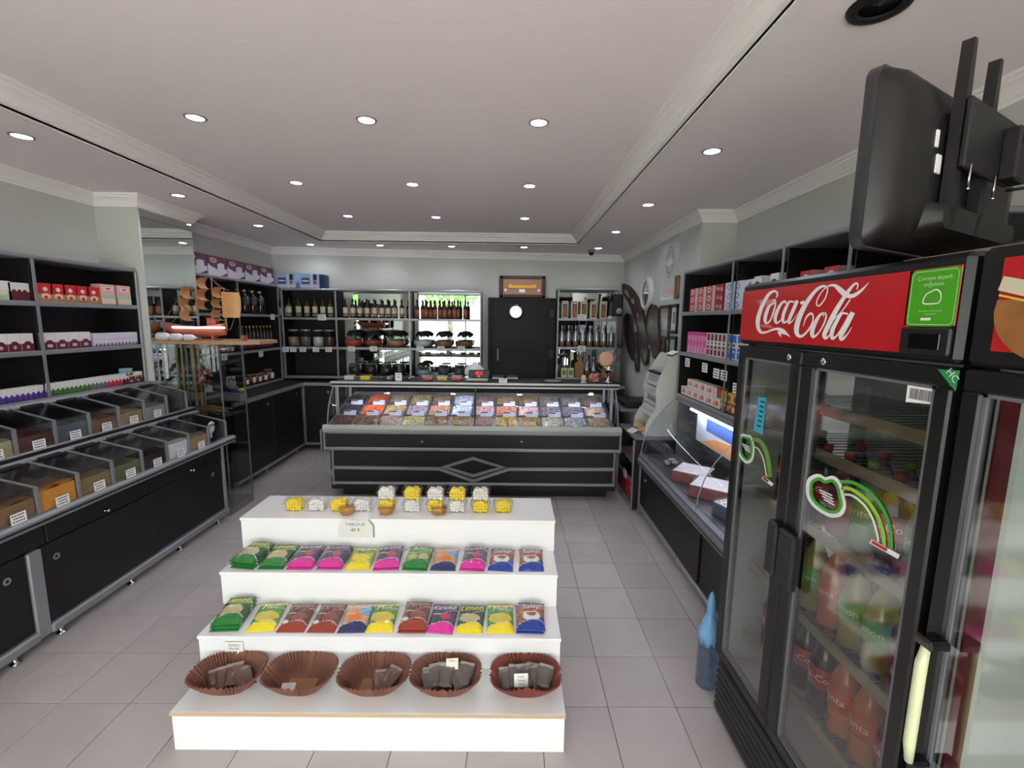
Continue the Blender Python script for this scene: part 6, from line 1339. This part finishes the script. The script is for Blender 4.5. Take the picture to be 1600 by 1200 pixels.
# sign
m = MB(); m.box(FX - .004, FX, 1.118, 1.93, 1.783, 1.982, coke, .002); m.box(FX - .004, FX, 1.0, 1.13, 1.85, 1.982, coke, .002); sg = m.part('sign_panel', e)
lc = lambda x, y: (lambda q: (FX - .0055, q[0], q[1]))(ux(1130 + x / 5.926, 400 + y / 5.926, FX - .0055))
m = MB()
ST_ = [[(492, 388, 10), (502, 352, 17), (480, 325, 19), (432, 345, 27), (388, 408, 31), (348, 495, 35), (322, 590, 40), (325, 665, 34), (352, 706, 26), (400, 705, 18), (450, 685, 18), (505, 675, 24), (548, 697, 46), (588, 722, 22), (622, 752, 3)],
 [(520, 700, 40), (530, 735, 18), (534, 752, 3)],
 [(478, 432, 14), (430, 462, 24), (400, 530, 32), (388, 595, 30), (405, 622, 20), (440, 590, 14), (466, 520, 15), (484, 450, 14), (478, 405, 14), (455, 420, 8)],
 [(582, 440, 14), (572, 420, 22), (540, 440, 22), (508, 495, 30), (483, 570, 32), (492, 620, 22), (528, 600, 12), (562, 555, 6)],
 [(662, 428, 14), (615, 424, 20), (582, 480, 28), (556, 555, 30), (560, 614, 24), (594, 598, 12), (632, 520, 12), (664, 445, 12)],
 [(688, 412, 30), (655, 490, 32), (620, 570, 32), (608, 618, 24), (645, 600, 10), (684, 535, 4)],
 [(718, 440, 26), (752, 422, 26)],
 [(742, 652, 4), (772, 570, 16), (812, 532, 20), (836, 560, 14), (822, 630, 14), (778, 702, 18), (722, 744, 26), (684, 716, 40), (686, 640, 48), (722, 530, 46), (786, 415, 38), (858, 322, 30), (918, 282, 24), (962, 288, 16), (966, 335, 12), (938, 408, 12), (892, 460, 13), (868, 448, 12), (876, 398, 12), (918, 330, 10), (968, 282, 14), (1030, 272, 28), (1080, 308, 48), (1130, 352, 52), (1190, 372, 38), (1252, 342, 30), (1312, 290, 16), (1354, 240, 3)],
 [(948, 528, 18), (905, 540, 22), (862, 605, 34), (828, 690, 42), (834, 748, 28), (880, 718, 14), (930, 640, 14), (956, 565, 16), (945, 525, 14), (925, 560, 10)],
 [(1242, 312, 10), (1250, 262, 16), (1222, 258, 20), (1168, 318, 30), (1104, 412, 36), (1034, 530, 44), (974, 650, 46), (940, 730, 40), (954, 762, 24), (994, 724, 8)],
 [(1180, 402, 14), (1112, 500, 10), (1046, 570, 10), (1010, 600, 12)],
 [(1160, 538, 16), (1108, 532, 20), (1062, 592, 32), (1014, 692, 40), (1014, 762, 30), (1064, 728, 14), (1128, 625, 14), (1170, 545, 14)],
 [(1206, 522, 44), (1152, 628, 46), (1098, 728, 44), (1102, 772, 30), (1150, 730, 14), (1196, 658, 4)]]
for i_, s_ in enumerate(ST_): m.ribbon(s_, lambda x, y, i_=i_: tuple(a - (.00012 * i_ if q == 0 else 0) for q, a in enumerate(lc(x, y))), logo_w, False, 7)
m.part('script_lettering', sg)
gn = mat('sticker_green', (70, 160, 20), .4); gl = mat('sticker_pale', (190, 220, 170), .5)
yc, zcn = (1.122 + .997) / 2, 1.914
m = MB(); SP = []
hw, hh = .062, .066
for cx, cz, a0 in ((hw - .012, hh - .012, 0), (-hw + .012, hh - .012, PI / 2), (-hw + .012, -hh + .012, PI), (hw - .012, -hh + .012, 1.5 * PI)):
    for k in range(5): a = a0 + k * PI / 8; SP.append((cx + .012 * math.cos(a), cz + .012 * math.sin(a)))
gf = lambda u, v: (FX - .0062, yc - u, zcn + v)
m.poly([gf(*p) for p in SP], gn)
gf2 = lambda u, v: (FX - .0066, yc - u, zcn + v)
m.ribbon([(x * .92, z * .93, .0016) for x, z in SP], gf2, gl, True, 1)
m.text('Çevreye duyarlı', .0135, lambda u, v: gf2(u, v + .045), gl); m.text('soğutucu', .0135, lambda u, v: gf2(u, v + .031), gl)
m.ribbon([(-.022, -.006, .003), (-.016, .008, .003), (-.004, .014, .003), (.008, .018, .003), (.018, .012, .003), (.022, 0, .003), (.018, -.012, .003), (0, -.014, .003), (-.018, -.013, .003)], gf2, logo_w, True, 5)
m.text('Bu soğutucu doğal gaz ile', .0055, lambda u, v: gf2(u, v - .030), gl); m.text('çalışmaktadır', .0055, lambda u, v: gf2(u, v - .037), gl)
m.poly([gf2(-.022, -.052), (FX - .0066, yc - .004, zcn - .052), (FX - .0066, yc - .004, zcn - .046), gf2(-.022, -.046)], logo_w); m.part('green_sticker', sg)
m = MB(); m.box(FX - .012, FX, .998, 1.128, 1.782, 1.846, blackp, .006); m.box(FX - .014, FX - .011, 1.02, 1.10, 1.795, 1.832, blackg, .003); m.part('control_panel', e)
# stickers on the doors
XG = FX + .008
m = MB(); a = [ux(px, py, FX - .001) for px, py in ((1465, 577), (1500, 579), (1493, 612))]; m.poly([(FX - .001, y, z) for y, z in a], mat('hc_green', (40, 140, 80), .4))
HCy, HCz = ux(1488, 587, FX - .0015); m.text('HC', .024, lambda u, v: (FX - .0015, HCy - (u * .7 + v * .7), HCz + (-u * .7 + v * .7)), logo_w); m.part('corner_sticker', d2)
m = MB(); q = [ux(px, py, XG - .001) for px, py in ((1415, 628), (1468, 633), (1473, 604), (1419, 594))]; m.poly([(XG - .001, y, z) for y, z in q], white_p)
yy0, zz0 = q[0]; yy1, zz1 = q[1]; zt1 = q[3][1]; hgt_ = zt1 - zz0
random.seed(1); yb_c = yy0 - .008
while yb_c > yy1 + .008: wv = random.uniform(.0008, .0026); m.poly([(XG - .0016, yb_c, zz0 + hgt_ * .2), (XG - .0016, yb_c - wv, zz0 + hgt_ * .2), (XG - .0016, yb_c - wv, zz0 + hgt_ * .68), (XG - .0016, yb_c, zz0 + hgt_ * .68)], ink_m); yb_c -= wv + random.uniform(.0008, .002)
m.poly([(XG - .0016, yy0 - .005, zz0 + hgt_ * .78), (XG - .0016, yy1 + .005, zz0 + hgt_ * .78), (XG - .0016, yy1 + .005, zz0 + hgt_ * .84), (XG - .0016, yy0 - .005, zz0 + hgt_ * .84)], coke); m.part('barcode_label', d2)
def eco(dd, ox, oy, sc_, cloud, arcs, pill):
    fn = lambda x, y: (lambda q: (XG, q[0], q[1]))(ux(ox + x / sc_, oy + y / sc_, XG)); fn2 = lambda x, y: (lambda q: (XG - .0008, q[0], q[1]))(ux(ox + x / sc_, oy + y / sc_, XG - .0008))
    m = MB(); ws = 26 if sc_ < 4 else 30
    m.ribbon([(x, y, ws) for x, y in cloud], fn, logo_w, True, 5); cx = sum(p[0] for p in cloud) / len(cloud); cy = sum(p[1] for p in cloud) / len(cloud)
    m.ribbon([(cx + (x - cx) * .86, cy + (y - cy) * .86, ws * .6) for x, y in cloud], fn2, mat('eco_green', (70, 160, 50), .4), True, 5)
    for k in range(4): m.ribbon([(cx - 35 + k * 8, cy - 25 + 16 * k, 6), (cx + 30 + 4 * k, cy + 5 + 16 * k, 6)], fn2, logo_w)
    for pts, wd, mm in arcs: m.ribbon([(x, y, wd) for x, y in pts], fn, mm, False, 6)
    (xa, ya), (xb, yb_) = pill; m.ribbon([(xa, ya, ws * .9), (xb, yb_, ws * .9)], fn, logo_w); xm, ym = xa + (xb - xa) * .58, ya + (yb_ - ya) * .58; m.ribbon([(xa + 6, ya + 3, ws * .6), (xm, ym, ws * .6)], fn2, coke)
    m.part('eco_sticker', dd)
G1, G2, G3 = mat('eco_green', (70, 160, 50), .4), mat('eco_lime', (150, 200, 40), .4), mat('eco_pale', (220, 232, 190), .4)
eco(d2, 1100, 700, 3.2, [(522, 200), (530, 160), (570, 142), (605, 160), (645, 152), (675, 185), (688, 240), (698, 290), (680, 328), (640, 335), (600, 318), (552, 282), (526, 240)],
    [([(680, 168), (750, 175), (830, 225), (895, 305), (930, 400), (938, 505)], 17, G1), ([(685, 200), (740, 208), (815, 262), (870, 345), (895, 420), (903, 490)], 17, G2), ([(695, 232), (745, 240), (805, 290), (845, 360), (868, 440), (870, 470)], 11, G3)], ((832, 465), (975, 545)))
eco(d1, 1000, 560, 5.333, [(832, 690), (835, 655), (862, 642), (888, 655), (912, 655), (932, 700), (938, 770), (925, 840), (892, 862), (855, 830), (830, 770)],
    [([(935, 675), (1000, 690), (1050, 780), (1072, 880), (1085, 990)], 34, mat('eco_olive', (110, 150, 60), .4)), ([(945, 735), (990, 760), (1030, 850), (1045, 930), (1055, 985)], 9, G3)], ((1020, 990), (1105, 1055)))
m = MB(); q = [ux(1000 + x / 5.333, 560 + y / 5.333, XG) for x, y in ((985, 320), (1052, 330), (1022, 635), (945, 600))]; m.poly([(XG, y, z) for y, z in q], mat('note_blue', (60, 170, 200), .6))
for k in range(6): y_, z_ = ux(1000 + (1012 - 6 * k) / 5.333, 560 + (360 + 40 * k) / 5.333, XG - .001); m.box(XG - .001, XG - .0005, y_ - .022, y_ + .006, z_ - .003, z_ + .004, ink_m)
m.part('blue_note', d1, 'blue paper note')
# inside: side strips, shelves
m = MB(); m.box(1.22, 1.34, 1.898, 1.904, .34, 1.75, redstrip); m.part('liner_strip', e, 'red inner strip'); m = MB(); m.box(1.35, 1.45, 1.88, 1.904, .34, 1.75, mat('cooler_white_strip', (196, 204, 196), .4, emit=.2)); m.part('light_or_reflection_strip', e, 'white inner strip')
railm = mat('shelf_price_rail', (150, 134, 104), .5); wire = mat('shelf_wire', (150, 148, 146), .4, .5)
SH = [.45, .78, 1.12, 1.40, 1.56]
for z in SH:
    m = MB()
    for k in range(22): y = 1.03 + k * .041; m.tube([(1.10, y, z - .004), (1.53, y, z - .004)], .002, wire, 4)
    m.box(1.085, 1.095, 1.02, 1.90, z - .022, z + .018, railm, .002); m.part('shelf', e)
def softdrink(body, label, cap, txt, nm, r=.046, h=.30, tm=None):
    e = empty('soft_drink_bottle', 'x', 'bottle')
    m = MB(); m.lathe([(r * .7, 0), (r, .015), (r, h * .35), (r * .93, h * .42), (r, h * .5), (r, h * .62), (r * .6, h * .8), (r * .28, h * .9), (r * .28, h * .94)], body, n=18); m.part('body', e, local=True)
    m = MB(); m.lathe([(r * .34, h * .93), (r * .34, h), (0, h)], cap, n=12); m.part('cap', e, local=True)
    m = MB(); m.lathe([(r * 1.01, h * .33), (r * 1.01, h * .58)], label, n=20)
    if txt:
        def cyl_map(u, v): a = u / r; return (r * 1.03 * math.sin(a), -r * 1.03 * math.cos(a), h * .455 + v)
        m.text(txt, .034, cyl_map, tm or logo_w)
    m.part('paper_label', e, local=True); return Kind(e)
cola_b = mat('cola_liquid', (34, 16, 12), .08, coat=.4); ora_b = mat('orange_drink', (196, 110, 60), .12, coat=.4); grn_b = mat('green_bottle', (90, 130, 80), .1, coat=.4); yel_b = mat('yellow_drink', (150, 140, 50), .15, coat=.4); ber_b = mat('berry_drink', (110, 36, 60), .12, coat=.4); redc = mat('red_cap', (180, 30, 30), .4)
kc = softdrink(cola_b, coke, redc, 'Coca-Cola', 'cola'); ko = softdrink(ora_b, mat('orange_label', (214, 90, 40), .4), mat('cap_blue', (40, 60, 150), .4), 'Fanta', 'orange'); ks = softdrink(grn_b, mat('green_label', (60, 140, 70), .4), G2, 'Sprite', 'green'); ky = softdrink(yel_b, mat('lime_label', (110, 180, 50), .4), G1, 'Limon', 'yellow'); kb = softdrink(ber_b, mat('berry_label', (140, 40, 80), .4), redc, '', 'berry')
plan = {0: [kc, kc, ko, ko, kc, kc, ko, kc], 1: [kb, kb, ky, ky, ko, ky, kc, kc], 2: [ks, ks, kc, ks, kb, kc, kc, kc]}
nmz = {id(kc): 'red-labelled cola bottle', id(ko): 'orange drink bottle', id(ks): 'green soda bottle', id(ky): 'yellow lemon drink bottle', id(kb): 'berry coloured drink bottle'}
for li, ks_ in plan.items():
    for k, kk in enumerate(ks_):
        if k in (6,) and li: continue
        for dpt in (0, 1):
            y = 1.075 + .103 * k; s = 1.0 if li else 1.02
            kk.put((1.16 + .12 * dpt, y, SH[li] + .001), '%s, %s cooler shelf, %s from the near side, %s row' % (nmz[id(kk)], ('lowest', 'second', 'third')[li], ORD[k], ('front', 'back')[dpt]), -PI / 2 + .15, 'bottles in the drinks cooler', (s, s, s))
# second cooler, mostly out of frame
e = empty('drinks_cooler', 'second black drinks cooler beside the frame edge, with a pale upright handle', 'cooler', (FX + .3, .6, 0))
cooler_shell(e, .26, .972)
d = cooler_door(e, .265, .968, .33, .925)
m = MB(); P = [(FX - .045, .915, 1.14), (FX - .05, .915, 1.10), (FX - .05, .915, .90), (FX - .045, .915, .85)]; m.tube(P, [.009, .012, .012, .008], mat('pale_handle', (206, 212, 170), .35, coat=.3), 12); h = m.part('handle', d)
m = MB(); m.box(FX - .05, FX + .0, .90, .945, 1.135, 1.16, blackg, .006); m.part('handle_bracket', d); m = MB(); m.box(FX - .045, FX + .0, .905, .935, .84, .855, blackg, .004); m.part('handle_bracket', d)
m = MB(); m.box(FX - .004, FX, .28, .918, 1.80, 1.985, coke, .002); sg = m.part('sign_panel', e)
woodt = mat('picture_wood', (150, 100, 52), .5, noise=.35, nscale=25)
m = MB(); gf = lambda u, v: (FX - .0055, .80 - u, 1.88 + v); m.poly([gf(.12 * math.cos(a), .10 * math.sin(a)) for a in [2 * PI * k / 28 for k in range(28)] if math.sin(a) < .35], woodt); m.ribbon([(-.115, .035, .028), (0, .01, .03), (.115, .035, .028)], lambda u, v: (FX - .0062, .80 - u, 1.90 + v), mat('picture_cream', (206, 200, 170), .5)); m.ribbon([(-.115, .012, .004), (0, -.012, .004), (.115, .012, .004)], lambda u, v: (FX - .0062, .80 - u, 1.90 + v), cyel); m.part('sign_picture', sg)
m = MB(); m.box(1.035, 1.075, .931, .936, .34, 1.75, redstrip); m.part('liner_strip', e, 'red inner strip')
m = MB(); m.box(1.082, 1.5, .925, .937, .34, 1.75, mat('cooler_white_strip', (196, 204, 196), .4, emit=.2)); m.part('light_or_reflection_strip', e, 'white inner strip')  # glowing white panel added to imitate the stand's reflection in the door glass
# clutter on top of the cooler
m = MB(); m.prism([(1.1, 1.0), (1.5, 1.0), (1.5, 1.3), (1.1, 1.3)], 2, 2.012, 2.03, mat('flat_box_tan', (160, 140, 120), .7)); m.thing('flat_carton', 'flat tan carton lying on top of the drinks cooler', 'carton')
# water bottle on the floor
e = empty('water_bottle', 'tall clear water bottle with a blue crumpled sleeve on the floor by the drinks cooler', 'bottle', (1.03, 2.10, 0))
wb_ = glassy('water_plastic', (190, 212, 230), .15, 1.35, .08)
m = MB(); m.lathe([(.04, 0), (.05, .012), (.05, .2), (.046, .22), (.05, .24), (.05, .30), (.03, .36)], wb_, n=20); m.part('body', e, local=True)
m = MB(); m.lathe([(.052, .24), (.054, .30), (.04, .35), (.02, .40), (.02, .46), (.012, .50), (0, .52)], mat('blue_sleeve', (120, 168, 214), .4, noise=.15, nscale=25), n=9); m.part('sleeve', e, local=True)

# =====================================================================
# TELEVISION ON WALL ARM (seen from behind)
# =====================================================================
tz0, tz1, TW = 2.05, 2.49, .86
rz = math.atan2(.47, .84)
e = empty('television', 'black flat television seen from behind, mounted high on a wall arm above the drinks cooler', 'television', (.897, 1.2, tz0), rz)
tvb = mat('tv_back_plastic', (17, 16, 15), .42, noise=.05, nscale=6); tvs = mat('tv_bezel', (44, 47, 49), .3, coat=.3)
def rrect(x0, x1, z0, z1, r, y):
    o = []
    for cx, cz, a0 in ((x1 - r, z1 - r, 0), (x0 + r, z1 - r, PI / 2), (x0 + r, z0 + r, PI), (x1 - r, z0 + r, 1.5 * PI)):
        for k in range(6): a = a0 + k * PI / 10; o.append((cx + r * math.cos(a), y, cz + r * math.sin(a)))
    return o
def loft(m, rings, mm, c0=False, c1=False, smooth=True):
    n = len(rings[0]); m.raw([p for r in rings for p in r], [(j * n + i, j * n + (i + 1) % n, (j + 1) * n + (i + 1) % n, (j + 1) * n + i) for j in range(len(rings) - 1) for i in range(n)], mm, smooth)
    if c0: m.poly(rings[0], mm)
    if c1: m.poly(rings[-1][::-1], mm)
TH = tz1 - tz0
m = MB(); loft(m, [rrect(.004, TW - .004, .004, TH - .004, .03, .03), rrect(0, TW, 0, TH, .034, .026), rrect(0, TW, 0, TH, .034, 0)], tvs, True, True); m.part('bezel', e, local=True)
m = MB(); m.poly([(.03, .0305, .03), (TW - .03, .0305, .03), (TW - .03, .0305, TH - .03), (.03, .0305, TH - .03)], blackg); m.part('screen', e, local=True)
m = MB(); loft(m, [rrect(.004, TW - .004, .004, TH - .004, .034, 0), rrect(.02, TW - .02, .02, TH - .02, .05, -.035), rrect(.09, TW - .05, .05, TH - .05, .07, -.06), rrect(.16, TW - .12, .08, TH - .10, .06, -.07)], tvb, False, True); m.part('back_cover', e, local=True)
m = MB(); loft(m, [rrect(.14, .76, .03, .13, .03, -.05), rrect(.18, .72, .05, .11, .025, -.10)], tvb, False, True); m.part('connector_bulge', e, local=True)
m = MB()
for z in (.06, .12, .30, .36): m = MB(); m.box(.035, .055, -.034, -.027, z, z + .012, dark_m); m.part('vent_slot', e, local=True)
m = MB(); m.box(.035, .05, -.036, -.033, .085, .115, white_p); m.part('rating_sticker', e, local=True); m = MB(); m.box(.178, .204, -.0735, -.069, .19, .235, white_p); m.part('rating_sticker', e, local=True); m = MB(); m.box(.160, .174, -.0735, -.069, .25, .29, white_p); m.part('rating_sticker', e, local=True)
for x in (.235, .42): m = MB(); m.prism([(x - .018, .05), (x + .018, .05), (x + .018, .34), (x + .010, .51), (x - .009, .51), (x - .018, .34)], 1, -.10, -.075, blackp); m.part('mount_bar', e, local=True)
m = MB(); m.box(.22, .56, -.115, -.10, .20, .37, blackp, .004); m.box(.46, .56, -.15, -.11, .20, .34, blackp, .006); m.part('mount_plate', e, local=True)
for x in (.25, .43): m = MB(); m.tube([(x, -.118, .21), (x, -.118, .15)], .003, chrome_m, 6); m.lathe([(0, -.004), (.006, 0), (0, .004)], chrome_m, (x, -.118, .15), 8); m.part('pull_cord', e, local=True)
def tl(x, y, z): c, s_ = math.cos(rz), math.sin(rz); return (.897 + x * c - y * s_, 1.2 + x * s_ + y * c, tz0 + z)
a_ = tl(.51, -.15, .31)
e2 = empty('wall_arm', 'black steel arm holding the television from the wall', 'bracket', (2.0, 1.2, 2.4))
m = MB(); b_ = (2.055, a_[1] - .12, a_[2] + .02); m.tube([a_, (a_[0] + .12, a_[1] - .08, a_[2] + .005), b_], .022, blackp, 4, smooth=False); m.part('arm', e2)
m = MB(); m.box(2.03, 2.06, b_[1] - .05, b_[1] + .05, b_[2] - .12, b_[2] + .12, blackp, .004); m.part('wall_plate', e2)
m = MB(); m.cyl((a_[0] + .01, a_[1] - .01, a_[2] - .03), .016, .06, chrome_m); m.part('bolt', e2)
for k, (za, zb2, sag) in enumerate(((.20, 2.22, .03), (.04, 2.08, .05), (.02, 2.03, .02))):
    p0 = tl(.6, -.10, za); m = MB(); m.tube([Vector(p0).lerp(Vector((2.05, 1.2 - .06 * k, zb2)), t) + Vector((0, 0, sag * math.sin(PI * t))) for t in [q / 8 for q in range(9)]], .005, blackp, 6)
    m.thing('cable', 'black cable running from the television to the wall, %s' % ('uppermost', 'middle one', 'lowest, near the cooler top')[k], 'cable', 'television cables')

# =====================================================================
# STREET TREES (seen only in the mirrors)
# =====================================================================
leafm = mat('tree_leaves', (96, 140, 60), .7, noise=.4, nscale=3); bark = mat('tree_bark', (90, 74, 60), .9, noise=.2)
for k, (x, y) in enumerate(((-7.0, -8.6), (-3.0, -8.8), (1.1, -8.5))):
    e = empty('street_tree', 'leafy green street tree outside, reflected in the shelf mirrors, %s along the pavement' % ORD[k], 'tree', (x, y, -.03), group='street trees outside')
    m = MB(); m.tube([(x, y, -.03), (x + .1, y, 1.5), (x - .05, y, 3)], [.16, .12, .08], bark, 8); m.part('trunk', e)
    m = MB(); random.seed(20 + k)
    for q in range(900):
        a, b2, rr = random.uniform(0, 2 * PI), math.acos(random.uniform(-1, 1)), 1.85 * random.random() ** .4
        c = Vector((x + rr * math.sin(b2) * math.cos(a), y + rr * math.sin(b2) * math.sin(a), 3.7 + rr * .8 * math.cos(b2))); u_ = Vector((random.uniform(-1, 1), random.uniform(-1, 1), random.uniform(-1, 1))).normalized() * .16; w_ = u_.orthogonal().normalized() * .09
        m.poly([c - u_, c + w_, c + u_, c - w_], leafm)
    m.part('foliage', e, kind='stuff')
